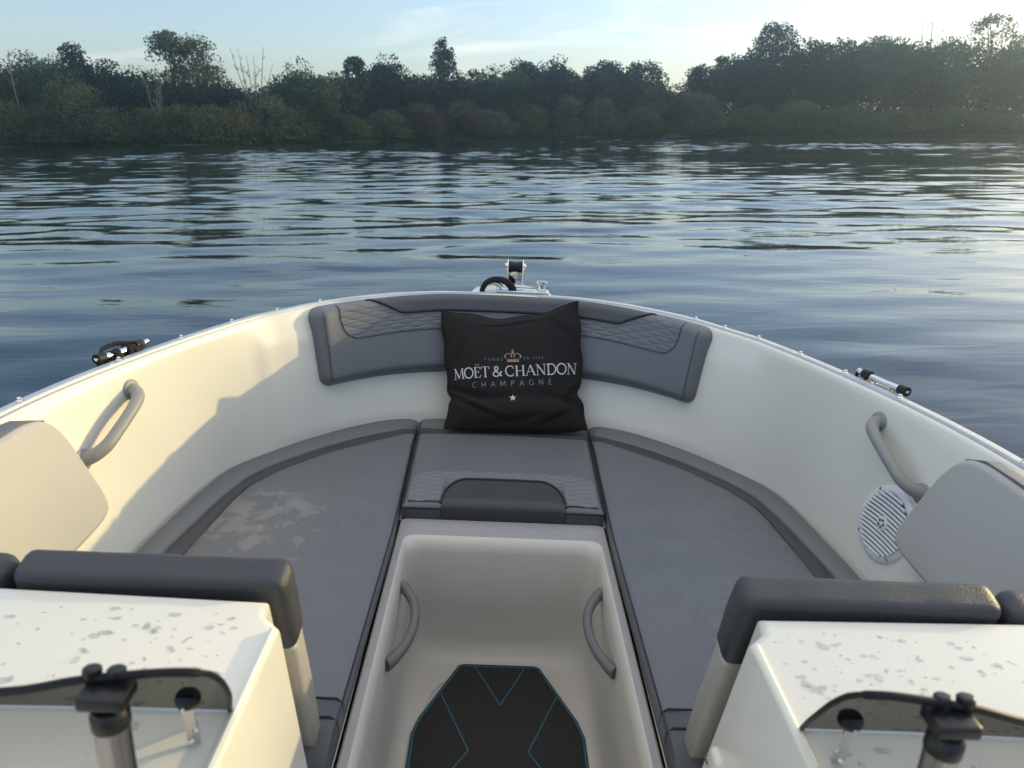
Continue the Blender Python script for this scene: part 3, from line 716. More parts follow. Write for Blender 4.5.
def pil_front(u, v, e=0.): return pil_mid(u, v) + NRM * (pil_th(u, v) + e)
NU = 110
U_ = np.linspace(-1, 1, NU); V_ = np.linspace(0, 1, NU)
front = [[tuple(pil_front(u, v)) for v in V_] for u in U_]
back = [[tuple(pil_mid(u, v) - NRM * .7 * max(0, (1 - abs(u) ** 2.4) * (1 - abs(2 * v - 1) ** 2.6)) ** .55 * .05) for v in V_] for u in U_]
mb = MB(); mb.add(*loft(front, False, False)); mb.add(*loft(back, False, False))
# sewn edge all round
mb.build('cover', CLOTH, pil, ang=80, recalc=False)
edge = [pil_mid(u, 0) for u in U_] + [pil_mid(1, v) for v in V_[1:]] + [pil_mid(u, 1) for u in U_[::-1][1:]] + [pil_mid(-1, v) for v in V_[::-1][1:-1]]
v, f = tube(edge, .0032, 7, closed=True); mk('sewn_edge', v, f, CLOTH, pil)

# lettering: strokes laid on the pillow's face.  S = thick stroke, t = thin stroke
def arcp(cx, cy, rx, ry, a0, a1, n=14): return [(cx + rx * math.cos(R(a)), cy + ry * math.sin(R(a))) for a in np.linspace(a0, a1, n)]
def bowl(x0, x1, kind=0): return [(x0, 1), ((x0 + x1) / 2, 1)] + arcp((x0 + x1) / 2, .5, (x1 - x0) / 2, .5, 90, -90) + [(x0, 0)]
TH_, TN = .125, .05
def serif(x, y, w=.13): return ([(x - w, y), (x + w, y)], TN)
SER = {
 'M': (.98, [([(.10, 0), (.14, 1)], TN), ([(.14, 1), (.49, .05)], TH_), ([(.49, .05), (.83, 1)], TN), ([(.83, 1), (.88, 0)], TH_), serif(.10, 0), serif(.88, 0), serif(.10, 1, .09), serif(.87, 1, .09)]),
 'O': (.90, [(arcp(.45, .5, .40, .5, 90, 270), TH_), (arcp(.45, .5, .40, .5, -90, 90), TH_ * .9)]),
 'E': (.68, [([(.17, 0), (.17, 1)], TH_), ([(.05, 1), (.58, 1)], TN), ([(.58, 1), (.60, .78)], TN), ([(.17, .52), (.46, .52)], TN), ([(.46, .62), (.46, .42)], TN), ([(.05, 0), (.60, 0)], TN), ([(.60, 0), (.64, .24)], TN)]),
 'T': (.74, [([(.37, 0), (.37, 1)], TH_), ([(.03, 1), (.71, 1)], TN), ([(.03, 1), (.02, .76)], TN), ([(.71, 1), (.72, .76)], TN), serif(.37, 0)]),
 '&': (.90, [([(.82, .46), (.70, .20), (.50, .02), (.28, .0), (.10, .14), (.10, .34), (.28, .50), (.46, .62), (.54, .78), (.48, .94), (.36, 1.0), (.24, .92), (.22, .76), (.34, .56), (.60, .22), (.84, .0)], .11), serif(.78, .47, .1)]),
 'C': (.82, [(arcp(.45, .5, .40, .5, 55, 180), TH_ * .8), (arcp(.45, .5, .40, .5, 180, 305), TH_ * .85), ([(.70, .94), (.70, .70)], TN), ([(.70, .08), (.74, .26)], TN)]),
 'H': (.94, [([(.18, 0), (.18, 1)], TH_), ([(.76, 0), (.76, 1)], TH_), ([(.18, .5), (.76, .5)], TN), serif(.18, 0), serif(.18, 1), serif(.76, 0), serif(.76, 1)]),
 'A': (.88, [([(.08, 0), (.43, 1)], TN), ([(.43, 1), (.78, 0)], TH_), ([(.20, .34), (.66, .34)], TN), serif(.08, 0, .1), serif(.78, 0, .12)]),
 'N': (.94, [([(.16, 0), (.16, 1)], TN), ([(.16, 1), (.78, 0)], TH_), ([(.78, 0), (.78, 1)], TN), serif(.16, 0), serif(.12, 1, .1), serif(.78, 1)]),
 'D': (.90, [([(.18, 0), (.18, 1)], TH_), ([(.05, 1), (.42, 1)] + arcp(.42, .5, .40, .5, 90, -90)[1:] + [(.05, 0)], .10)]),
}
th = .10
SAN = {
 'C': (.80, [(arcp(.45, .5, .38, .5, 50, 310), th)]), 'H': (.80, [([(.1, 0), (.1, 1)], th), ([(.7, 0), (.7, 1)], th), ([(.1, .5), (.7, .5)], th)]),
 'A': (.82, [([(.05, 0), (.41, 1), (.77, 0)], th), ([(.18, .33), (.64, .33)], th)]), 'M': (.96, [([(.08, 0), (.12, 1), (.48, .15), (.84, 1), (.88, 0)], th)]),
 'P': (.68, [([(.12, 0), (.12, 1), (.40, 1)] + arcp(.40, .75, .22, .25, 90, -90)[1:] + [(.12, .5)], th)]),
 'G': (.86, [(arcp(.45, .5, .38, .5, 50, 330), th), ([(.52, .45), (.80, .45), (.80, .2)], th)]), 'N': (.84, [([(.1, 0), (.1, 1), (.72, 0), (.72, 1)], th)]),
 'E': (.66, [([(.56, 0), (.12, 0), (.12, 1), (.56, 1)], th), ([(.12, .52), (.48, .52)], th)]), 'F': (.64, [([(.12, 0), (.12, 1), (.56, 1)], th), ([(.12, .52), (.48, .52)], th)]),
 'O': (.92, [(arcp(.46, .5, .40, .5, 0, 360, 24), th)]), 'D': (.82, [([(.12, 0), (.12, 1), (.34, 1)] + arcp(.34, .5, .40, .5, 90, -90)[1:] + [(.12, 0)], th)]),
 '1': (.40, [([(.05, .78), (.22, 1), (.22, 0)], th)]), '7': (.66, [([(.06, 1), (.58, 1), (.22, 0)], th)]), '4': (.70, [([(.50, 0), (.50, 1), (.06, .28), (.66, .28)], th)]),
 '3': (.66, [(arcp(.28, .74, .26, .26, 140, -90) + arcp(.28, .26, .30, .26, 90, -140)[1:], th)]), ' ': (.5, []),
}
LAY = [0.0]
def ribbon(mb, pts, w, place):
    P = np.array(pts, float); T = np.gradient(P, axis=0); T /= np.linalg.norm(T, axis=1)[:, None] + 1e-9
    fine = []                                                     # subdivide so it hugs the cloth
    for a, b in zip(P[:-1], P[1:]):
        m = max(1, int(np.linalg.norm(b - a) / .25)); fine += [a + (b - a) * q / m for q in range(m)]
    P = np.array(fine + [P[-1]]); T = np.gradient(P, axis=0); T /= np.linalg.norm(T, axis=1)[:, None] + 1e-9
    Nn = np.stack([-T[:, 1], T[:, 0]], 1) * w / 2; LAY[0] += .00002; e = LAY[0] % .0006
    secs = [[place(*(p - n_), e), place(*(p + n_), e)] for p, n_ in zip(P, Nn)]
    mb.add(*loft(secs, False, False))
def text(mb, s, font, cx, cy, h, width, arch=0., extra=None, shear=0., rise=0.):
    """cx, cy: centre of the baseline in pillow metres (x from centre, y from bottom edge); width: total"""
    adv = [font[c][0] for c in s]; tot = sum(adv); gap = (width / h - tot) / max(1, len(s) - 1); x = -width / 2
    for c, a in zip(s, adv):
        for pts, w in font[c][1]:
            def place(px, py, e, x=x):
                X = x + px * h + shear * py * h; Yy = cy + py * h + rise * (X / width) - arch * (X / width) ** 2 * 4 + arch
                return tuple(pil_front((cx + X) / .229, Yy / .44, .0012 + e))
            ribbon(mb, pts, w, place)
        if extra and (c, len(extra)) and extra.get(round(x, 4)): pass
        x += (a + gap) * h
# metres on the face -> (u,v):  u = x/.229, v = y/.44
mb = MB(); words = 'MO\u00cbT & CHANDON'
SER['\u00cb'] = (SER['E'][0], SER['E'][1] + [([(.20, 1.24), (.27, 1.24)], .13), ([(.42, 1.24), (.49, 1.24)], .13)])
SER[' '] = (.22, [])
text(mb, words, SER, 0.006, .179, .037, .412, rise=.014); mb.build('printed_name', PRINT_W, pil, smooth=False, recalc=False)
mb = MB(); text(mb, 'CHAMPAGNE', SAN, -.005, .144, .0185, .262, rise=.010); mb.build('printed_line', PRINT_G, pil, smooth=False, recalc=False)
SAN['\u00c9'] = (SAN['E'][0], SAN['E'][1] + [([(.26, 1.16), (.44, 1.36)], .1)])
mb = MB(); text(mb, 'FOND\u00c9', SAN, -.060, .2365, .0095, .060); mb.build('printed_word', PRINT_G, pil, smooth=False, recalc=False)
mb = MB(); text(mb, 'EN 1743', SAN, .070, .239, .0095, .064); mb.build('printed_year', PRINT_G, pil, smooth=False, recalc=False)
mb = MB()
def cp(x, y, e): return tuple(pil_front((.003 + x * .88) / .229, (.234 + y * .9) / .44, .0013 + e))
for pts, w in [([(-.022, .0), (.022, .0)], .008), ([(-.022, .007), (.022, .007)], .003), (arcp(-.016, .021, .012, .012, 200, -20), .0032), (arcp(.016, .021, .012, .012, 200, -20), .0032), (arcp(0, .021, .006, .014, 200, -20), .003),
               (arcp(-.02, .020, .010, .010, 250, 90), .003), (arcp(.02, .020, .010, .010, -70, 90), .003), ([(0, .034), (0, .052)], .003), ([(-.005, .046), (.005, .046)], .0026), (arcp(0, .037, .0035, .0035, 0, 360), .003)]:
    P = np.array(pts); LAY[0] += .00002; e = LAY[0] % .0006; T = np.gradient(P, axis=0); T /= np.linalg.norm(T, axis=1)[:, None] + 1e-9; Nn = np.stack([-T[:, 1], T[:, 0]], 1) * w / 2
    mb.add(*loft([[cp(*(p - q), e), cp(*(p + q), e)] for p, q in zip(P, Nn)], False, False))
mb.build('printed_crown', PRINT_C, pil, smooth=False, recalc=False)
star = [tuple(pil_front((-.005 + rr * math.sin(a)) / .229, (.104 + rr * math.cos(a)) / .44, .0013)) for rr, a in [((.012 if k % 2 == 0 else .0048), k * math.pi / 5) for k in range(10)]]
ctr = tuple(pil_front(-.005 / .229, .104 / .44, .0013))
mk('printed_star', star + [ctr], [(k, (k + 1) % 10, 10) for k in range(10)], PRINT_W, pil, smooth=False, recalc=False)

#==BOAT-END==
# ------------------------------------------------------------------ camera and the boat's heel
CAM_H = 1.47
def cam_axes(pitch, yaw, roll):
    cp, sp = math.cos(pitch), math.sin(pitch)
    X = Vector((1, 0, 0)); F = Vector((0, cp, -sp)); U = Vector((0, sp, cp))
    X2 = X * math.cos(roll) + U * math.sin(roll); U2 = -X * math.sin(roll) + U * math.cos(roll)
    Mz = Matrix.Rotation(-yaw, 3, 'Z')
    return Mz @ X2, Mz @ F, Mz @ U2
def mat4(ax, loc):
    X, F, U = ax; m = Matrix((X, U, -F)).transposed().to_4x4(); m.translation = loc; return m
C_local = mat4(cam_axes(R(19.308), R(1.565), R(3.02)), Vector((-.0423, 0, 0)))
C_world = mat4(cam_axes(R(18.87), 0, R(-.56)), Vector((0, 0, CAM_H)))
BM = C_world @ C_local.inverted()
bpy.context.view_layer.update()
for o in BOAT_SIDE: o.matrix_world = BM @ Matrix.Translation(o.location)
cam = bpy.data.cameras.new('camera'); cam.sensor_width = 36; cam.lens = 36 * 740 / 1024; cam.clip_start = .02; cam.clip_end = 6000
co = bpy.data.objects.new('camera', cam); COL.objects.link(co); co.matrix_world = C_world; SC.camera = co
cam.dof.use_dof = True; cam.dof.focus_distance = 2.3; cam.dof.aperture_fstop = 3.2
cam.dof.aperture_fstop = 1.0 * (cam.lens / 1000) / .0036        # ~3.6 mm pupil of a phone lens

# ------------------------------------------------------------------ sun and sky
az, el = R(63.5), R(10.3)
sun_dir = (BM.to_3x3() @ Vector((math.sin(az) * math.cos(el), math.cos(az) * math.cos(el), math.sin(el)))).normalized()
sl = bpy.data.lights.new('sun', 'SUN'); sl.energy = 2.0; sl.angle = R(.53); sl.color = (1, .78, .36)
so = bpy.data.objects.new('sun', sl); COL.objects.link(so); so.rotation_euler = (-sun_dir).to_track_quat('-Z', 'Y').to_euler(); so.location = (30, 20, 40)
w = bpy.data.worlds.new('World'); SC.world = w; w.use_nodes = True; nt = w.node_tree
bg = nt.nodes['Background']; sky = nt.nodes.new('ShaderNodeTexSky'); sky.sky_type = 'NISHITA'; sky.sun_disc = False
sky.sun_elevation = math.asin(sun_dir.z); sky.sun_rotation = math.atan2(sun_dir.x, sun_dir.y)
sky.air_density = 1.0; sky.dust_density = .7; sky.ozone_density = 1.3; sky.altitude = 0
bg.inputs['Strength'].default_value = .15
# thin cirrus
tc = nt.nodes.new('ShaderNodeTexCoord'); mp = nt.nodes.new('ShaderNodeMapping'); mp.inputs['Scale'].default_value = (1.6, 1.6, 9)
mp.inputs['Rotation'].default_value = (0, R(6), 0)
nz = nt.nodes.new('ShaderNodeTexNoise'); nz.inputs['Scale'].default_value = 2.6; nz.inputs['Detail'].default_value = 8; nz.inputs['Roughness'].default_value = .58; nz.inputs['Distortion'].default_value = .8
rm = nt.nodes.new('ShaderNodeMapRange'); rm.inputs['From Min'].default_value = .54; rm.inputs['From Max'].default_value = .82; rm.inputs['To Max'].default_value = .5
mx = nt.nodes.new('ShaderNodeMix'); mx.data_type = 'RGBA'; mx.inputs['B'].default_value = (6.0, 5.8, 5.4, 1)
nt.links.new(tc.outputs['Generated'], mp.inputs['Vector']); nt.links.new(mp.outputs['Vector'], nz.inputs['Vector']); nt.links.new(nz.outputs['Fac'], rm.inputs['Value'])
# bright veil added overhead, above the visible sky, to lift the shaded surfaces
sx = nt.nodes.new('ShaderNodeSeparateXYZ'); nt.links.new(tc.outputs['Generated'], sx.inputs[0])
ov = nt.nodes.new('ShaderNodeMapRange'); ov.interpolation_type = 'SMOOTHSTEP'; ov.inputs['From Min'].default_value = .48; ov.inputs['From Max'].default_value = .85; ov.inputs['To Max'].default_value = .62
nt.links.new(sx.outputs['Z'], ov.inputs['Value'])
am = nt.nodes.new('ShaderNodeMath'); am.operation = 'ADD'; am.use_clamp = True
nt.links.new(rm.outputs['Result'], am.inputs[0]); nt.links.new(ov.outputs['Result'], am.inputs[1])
wb = nt.nodes.new('ShaderNodeMix'); wb.data_type = 'RGBA'; wb.blend_type = 'MULTIPLY'; wb.inputs['Factor'].default_value = 1; wb.inputs['B'].default_value = (.965, .965, 1.15, 1)
nt.links.new(sky.outputs['Color'], wb.inputs['A'])
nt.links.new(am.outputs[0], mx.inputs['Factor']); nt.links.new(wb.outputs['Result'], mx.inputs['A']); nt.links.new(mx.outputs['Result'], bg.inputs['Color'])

# ------------------------------------------------------------------ water
def water_mat():
    m = bpy.data.materials.new('lake_water'); m.use_nodes = True; nt = m.node_tree; b = nt.nodes['Principled BSDF']
    b.inputs['Base Color'].default_value = (.004, .013, .015, 1); b.inputs['Roughness'].default_value = .03; b.inputs['IOR'].default_value = 1.333
    tc = nt.nodes.new('ShaderNodeTexCoord'); prev = None
    def layer(scale, rot, sx, sy, dist, det, strength, distort=.6):
        nonlocal prev
        mp = nt.nodes.new('ShaderNodeMapping'); mp.inputs['Scale'].default_value = (sx, sy, 1); mp.inputs['Rotation'].default_value = (0, 0, R(rot))
        n = nt.nodes.new('ShaderNodeTexNoise'); n.inputs['Scale'].default_value = scale; n.inputs['Detail'].default_value = det; n.inputs['Roughness'].default_value = .45; n.inputs['Distortion'].default_value = distort
        bp = nt.nodes.new('ShaderNodeBump'); bp.inputs['Strength'].default_value = strength; bp.inputs['Distance'].default_value = dist
        nt.links.new(tc.outputs['Object'], mp.inputs['Vector']); nt.links.new(mp.outputs['Vector'], n.inputs['Vector']); nt.links.new(n.outputs['Fac'], bp.inputs['Height'])
        if prev: nt.links.new(prev.outputs['Normal'], bp.inputs['Normal'])
        prev = bp
    layer(3.2, 8, .45, 1.4, .004, 2, 1.0)
    nt.links.new(prev.outputs['Normal'], b.inputs['Normal']); return m
WATER = water_mat()
def lake():
    rw = np.random.default_rng(21)
    ang = np.concatenate([np.linspace(-50, 50, 620), np.linspace(50, 310, 160)[1:-1]]); ang = np.radians(ang)
    r = [.3]; 
    while r[-1] < 185: r.append(r[-1] + max(.09, min(.16, r[-1] * .012)))
    while r[-1] < 1100: r.append(r[-1] * 1.06)
    r = np.array(r); RR, AA = np.meshgrid(r, ang, indexing='ij')
    X, Y = (RR * np.sin(AA)).astype(np.float32), (RR * np.cos(AA)).astype(np.float32); Zs = np.zeros_like(X)
    N = 60
    for i in range(N):
        lam = .60 * (6.0 / .60) ** (i / (N - 1)) * rw.uniform(.93, 1.07); k = 2 * np.pi / lam
        th = rw.normal() * (.30 if lam < 3 else .20) + .06
        sl = .0105 if lam < 1.5 else (.0080 if lam < 2.6 else .0050)
        Zs += (sl / k) * np.sin(k * (X * np.sin(th) + Y * np.cos(th)) + rw.uniform(0, 6.28)).astype(np.float32)
    env = .80 + .30 * np.sin(X * .11 + Y * .05 + 1) + .22 * np.sin(Y * .13 - X * .04) + .12 * np.sin(X * .33 + Y * .29)
    near = np.clip((RR - 3) / 14, .35, 1); fade = np.clip((260 - RR) / 80, 0, 1)
    Zs *= np.clip(env, .25, 1.4) * near * fade
    n, m = X.shape; V = np.stack([X, Y, Zs], -1).reshape(-1, 3).astype(np.float32)
    I = np.arange(n * m, dtype=np.int32).reshape(n, m); J = np.roll(I, -1, axis=1)
    F = np.stack([I[:-1], J[:-1], J[1:], I[1:]], -1).reshape(-1, 4)[:, ::-1]
    me = bpy.data.meshes.new('lake_water'); me.vertices.add(len(V)); me.vertices.foreach_set('co', V.ravel())
    c = len(V); me.loops.add(F.size + m); me.polygons.add(len(F) + 1)
    me.loops.foreach_set('vertex_index', np.concatenate([F.ravel(), I[0]]).astype(np.int32))
    me.polygons.foreach_set('loop_start', np.concatenate([np.arange(0, F.size, 4), [F.size]]).astype(np.int32))
    me.update(calc_edges=True); me.polygons.foreach_set('use_smooth', np.ones(len(F) + 1, bool)); me.materials.append(WATER)
    o = bpy.data.objects.new('lake_water', me); COL.objects.link(o); return o
tag(lake(), 'rippled blue grey lake water', 'water', kind='structure')

# ------------------------------------------------------------------ far bank
def shore_y(x):
    return float(np.interp(x, [-400, -110, -70, -40, -16, 0, 20, 60, 130, 400], [95, 98, 101, 108, 135, 150, 163, 172, 180, 190]))
xs = np.linspace(-400, 400, 161); secs = []
for x in xs:
    y = shore_y(x) + 1.2 * math.sin(x * .31) + .7 * math.sin(x * .83)
    secs.append([(x, y - .4, -.6), (x, y, .05), (x, y + 2, .55), (x, y + 12, .9), (x, y + 60, 1.2), (x, y + 500, 1.5)])
SOIL = mat('bank_soil', (.05, .055, .025), .9, var=(.4, .4, 5), bump=('noise', 3, 1.))
v, f = loft(secs, False, False); o = mk('far_bank', v, f, SOIL); tag(o, 'low wooded bank across the lake', 'bank', kind='structure')

def leaf_mat(name, col, var=.5, tr=.4):
    m = bpy.data.materials.new(name); m.use_nodes = True; nt = m.node_tree; b = nt.nodes['Principled BSDF']
    b.inputs['Roughness'].default_value = .6; b.inputs['Specular IOR Level'].default_value = .25
    tc = nt.nodes.new('ShaderNodeTexCoord'); n = nt.nodes.new('ShaderNodeTexNoise'); n.inputs['Scale'].default_value = .38; n.inputs['Detail'].default_value = 6
    mx = nt.nodes.new('ShaderNodeMix'); mx.data_type = 'RGBA'
    mx.inputs['A'].default_value = (col[0] * (1 - var), col[1] * (1 - var), col[2], 1); mx.inputs['B'].default_value = (col[0] * (1 + 1.3 * var), col[1] * (1 + var), col[2] * .9, 1)
    nt.links.new(tc.outputs['Object'], n.inputs['Vector']); nt.links.new(n.outputs['Fac'], mx.inputs['Factor']); nt.links.new(mx.outputs['Result'], b.inputs['Base Color'])
    t = nt.nodes.new('ShaderNodeBsdfTranslucent'); ms = nt.nodes.new('ShaderNodeMixShader'); ms.inputs[0].default_value = tr
    nt.links.new(mx.outputs['Result'], t.inputs['Color']); o = nt.nodes['Material Output']
    nt.links.new(b.outputs[0], ms.inputs[1]); nt.links.new(t.outputs[0], ms.inputs[2]); nt.links.new(ms.outputs[0], o.inputs['Surface'])
    return m
LEAF = {'dark': leaf_mat('dark_leaves', (.016, .040, .026)), 'mid': leaf_mat('mid_leaves', (.050, .092, .040)), 'grey': leaf_mat('grey_green_leaves', (.075, .108, .058)),
        'warm': leaf_mat('yellow_green_leaves', (.10, .12, .045)), 'bush_mid': leaf_mat('bush_leaves', (.066, .115, .048)), 'bush_grey': leaf_mat('pale_bush_leaves', (.095, .13, .068)), 'rust': leaf_mat('rusty_leaves', (.085, .088, .045))}
BARK = mat('bark', (.07, .055, .04), .9, bump=('noise', 8, 1.)); PALEB = mat('pale_dead_bark', (.20, .17, .12), .85)

def leaves(C, rad, size, rg):
    """quads: C centres (n,3)"""
    n = len(C); d = rg.normal(size=(n, 3)); d /= np.linalg.norm(d, axis=1)[:, None]
    a = rg.normal(size=(n, 3)); u = np.cross(d, a); u /= np.linalg.norm(u, axis=1)[:, None]; w = np.cross(d, u)
    s = size * rg.uniform(.55, 1.25, n)[:, None]
    V = np.stack([C - u * s * .5, C + w * s * .34, C + u * s * .5, C - w * s * .34], 1).reshape(-1, 3)
    return V
def quad_mesh(name, V, m, parent=None, loc=(0, 0, 0)):
    n = len(V) // 4; me = bpy.data.meshes.new(name)
    me.vertices.add(len(V)); me.vertices.foreach_set('co', (V - np.array(loc)).astype(np.float32).ravel())
    me.loops.add(n * 4); me.polygons.add(n)
    me.loops.foreach_set('vertex_index', np.arange(n * 4, dtype=np.int32)); me.polygons.foreach_set('loop_start', np.arange(0, n * 4, 4, dtype=np.int32))
    me.update(calc_edges=True); me.materials.append(m)
    o = bpy.data.objects.new(name, me); COL.objects.link(o)
    if parent: o.parent = parent; ORG[o.name] = ORG.get(parent.name, Vector())
    return o
def clumps(shape, W, H, rg, n):
    """clump centres (unit) + radii for a crown: W width, H height (base at 0)"""
    out = []
    for i in range(n):
        t = rg.uniform(0, 1)
        if shape == 'round':
            if i == 0: lobes = [(rg.uniform(-.26, .26) * W, rg.uniform(-.2, .2) * W, rg.uniform(.30, .72) * H, rg.uniform(.26, .40) * W, rg.uniform(.22, .36) * H) for _ in range(5)] + [(0, 0, .68 * H, .30 * W, .30 * H), (0, 0, .3 * H, .46 * W, .34 * H)]
            lx, ly, lz, lr, lh = lobes[rg.integers(len(lobes))]; d = rg.normal(size=3); d /= np.linalg.norm(d); q = rg.uniform(.3, 1) ** .5
            out.append((lx + d[0] * lr * q, ly + d[1] * lr * q, min(max(lz + d[2] * lh * q, 0), H * .97))); continue
        elif shape == 'cone': pr = (1 - t) ** .75 * 1.0 + .06
        elif shape == 'tall': pr = min(1, .62 + .8 * t) * (1 if t < .5 else math.sqrt(max(0, 1 - ((t - .5) / .52) ** 2)))
        elif shape == 'loose': pr = .35 + .65 * math.sin(math.pi * t) * rg.uniform(.4, 1.1)
        else: pr = math.sqrt(max(0, 1 - t * t))
        a = rg.uniform(0, 2 * math.pi); r = pr * W / 2 * rg.uniform(.35, .95) ** .6
        out.append((r * math.cos(a), r * math.sin(a) * .8, t * H * .95))
    return np.array(out)
def tree(name, label, cat, x, y, top, W, shape='round', col='dark', seed=0, base=.25, dens=1.0, group=None, leaf=.62, trunk=True):
    """top: height of the tree (m); W crown width; base: share of the height below the crown"""
    rg = np.random.default_rng(seed + 100); z0 = .7
    root = empty(name, (x, y, z0), label, cat, group, boat=False)
    H = top * (1 - base); nC = int(max(18, 18 + W * H * .75)); C = clumps(shape, W, H, rg, nC)
    if shape == 'tall': C[0] = (0, 0, H * .93); C[1] = (0, 0, H * .82)
    if shape == 'cone': C[:14] = [(0, 0, H * q) for q in np.linspace(.25, .97, 14)]
    rad = rg.uniform(.35, 1.3, nC) * min(1.7, .26 * W + .15) * (.95 if shape == 'cone' else .8 if shape == 'loose' else 1.1)
    if shape == 'cone': rad *= np.clip(1.25 - C[:, 2] / H * .8, .42, 1.2)
    per = int(min(9000, 1300 + W * H * 62) * dens)
    idx = rg.choice(nC, per, p=rad ** 2 / (rad ** 2).sum())
    d = rg.normal(size=(per, 3)); d /= np.linalg.norm(d, axis=1)[:, None]
    P = C[idx] + d * (rad[idx] * rg.uniform(.25, 1.0, per) ** .45)[:, None] * np.array([1, 1, .72])
    # stray sprigs on the outline
    k = per // 10; P[:k] += rg.normal(size=(k, 3)) * .2
    P[:, 2] = np.clip(P[:, 2], -.4 * top * base, None)
    P = P + np.array([x, y, z0 + top * base])
    V = leaves(P, 0, leaf, rg)
    quad_mesh('crown', V, LEAF[col], root, (x, y, z0))
    if trunk:
        mb = MB(); r0 = max(.12, top * .016); lean = rg.uniform(-.03, .03, 2) * top
        path = [(x + lean[0] * q ** 2, y + lean[1] * q ** 2, z0 - .3 + top * .86 * q) for q in np.linspace(0, 1, 7)]
        mb.add(*tube(path, [r0 * (1.15 - 1.0 * q) for q in np.linspace(0, 1, 7)], 7))
        for c in C[rg.choice(nC, min(7, nC), replace=False)]:
            q = rg.uniform(.3, .7); b0 = np.array(path[int(q * 6)]); e = c + np.array([x, y, z0 + top * base])
            mb.add(*tube([b0, (b0 + e) / 2 + np.array([0, 0, .2]), e], [r0 * .4, r0 * .28, r0 * .1], 5))
        mb.build('trunk', BARK, root)
    return root
def bare(name, label, x, y, top, spread, stems, seed, m=PALEB, fine=1.0):
    rg = np.random.default_rng(seed); z0 = .6; root = empty(name, (x, y, z0), label, 'bare tree', None, boat=False)
    for i in range(stems):
        mb = MB(); tw = mb
        a = (i / max(1, stems - 1) - .5) if stems > 1 else 0.
        h = top * rg.uniform(.78, 1.0) if i else top; dx, dy = spread * a + rg.normal() * .1 * spread, rg.normal() * .15 * spread
        path = [(x + dx * (q ** 1.3) + .12 * math.sin(q * 7 + i), y + dy * q, z0 - .3 + h * q) for q in np.linspace(0, 1, 9)]
        r0 = .13 if stems > 1 else .17; r0 *= fine
        mb.add(*tube(path, [r0 * (1 - .82 * q) for q in np.linspace(0, 1, 9)], 6))
        for b in range(9):
            q = rg.uniform(.35, .95); p = np.array(path[int(q * 8)]); L = h * rg.uniform(.07, .2) * (1.2 - q); ang = rg.uniform(0, 6.28); up = rg.uniform(.6, 1.2)
            e = p + np.array([math.cos(ang) * L * .7, math.sin(ang) * L * .5, L * up]); mid = (p + e) / 2 + np.array([math.cos(ang) * L * .1, 0, -.05 * L])
            tw.add(*tube([p, mid, e], [.05 * fine, .035 * fine, .02 * fine], 5))
            for c in range(2):
                p2 = mid * .5 + e * .5; e2 = p2 + np.array([rg.normal() * L * .3, rg.normal() * L * .2, L * rg.uniform(.2, .6)]); tw.add(*tube([p2, e2], [.028 * fine, .014 * fine], 4))
        mb.build('stem', m, root)
    return root
def px(u, y): return y * (u - 512) * .9462 / 740
def hz(u): return 136 - 10 * u / 1024
def hgt(u, v, y): return (hz(u) - v) * y * .9462 / 740 * 1.055 + CAM_H - .7
def wid(wpx, y): return wpx * y * .9462 / 740
def at(u, back): 
    y = 130.
    for _ in range(8): y = shore_y(px(u, y)) + back
    return px(u, y), y
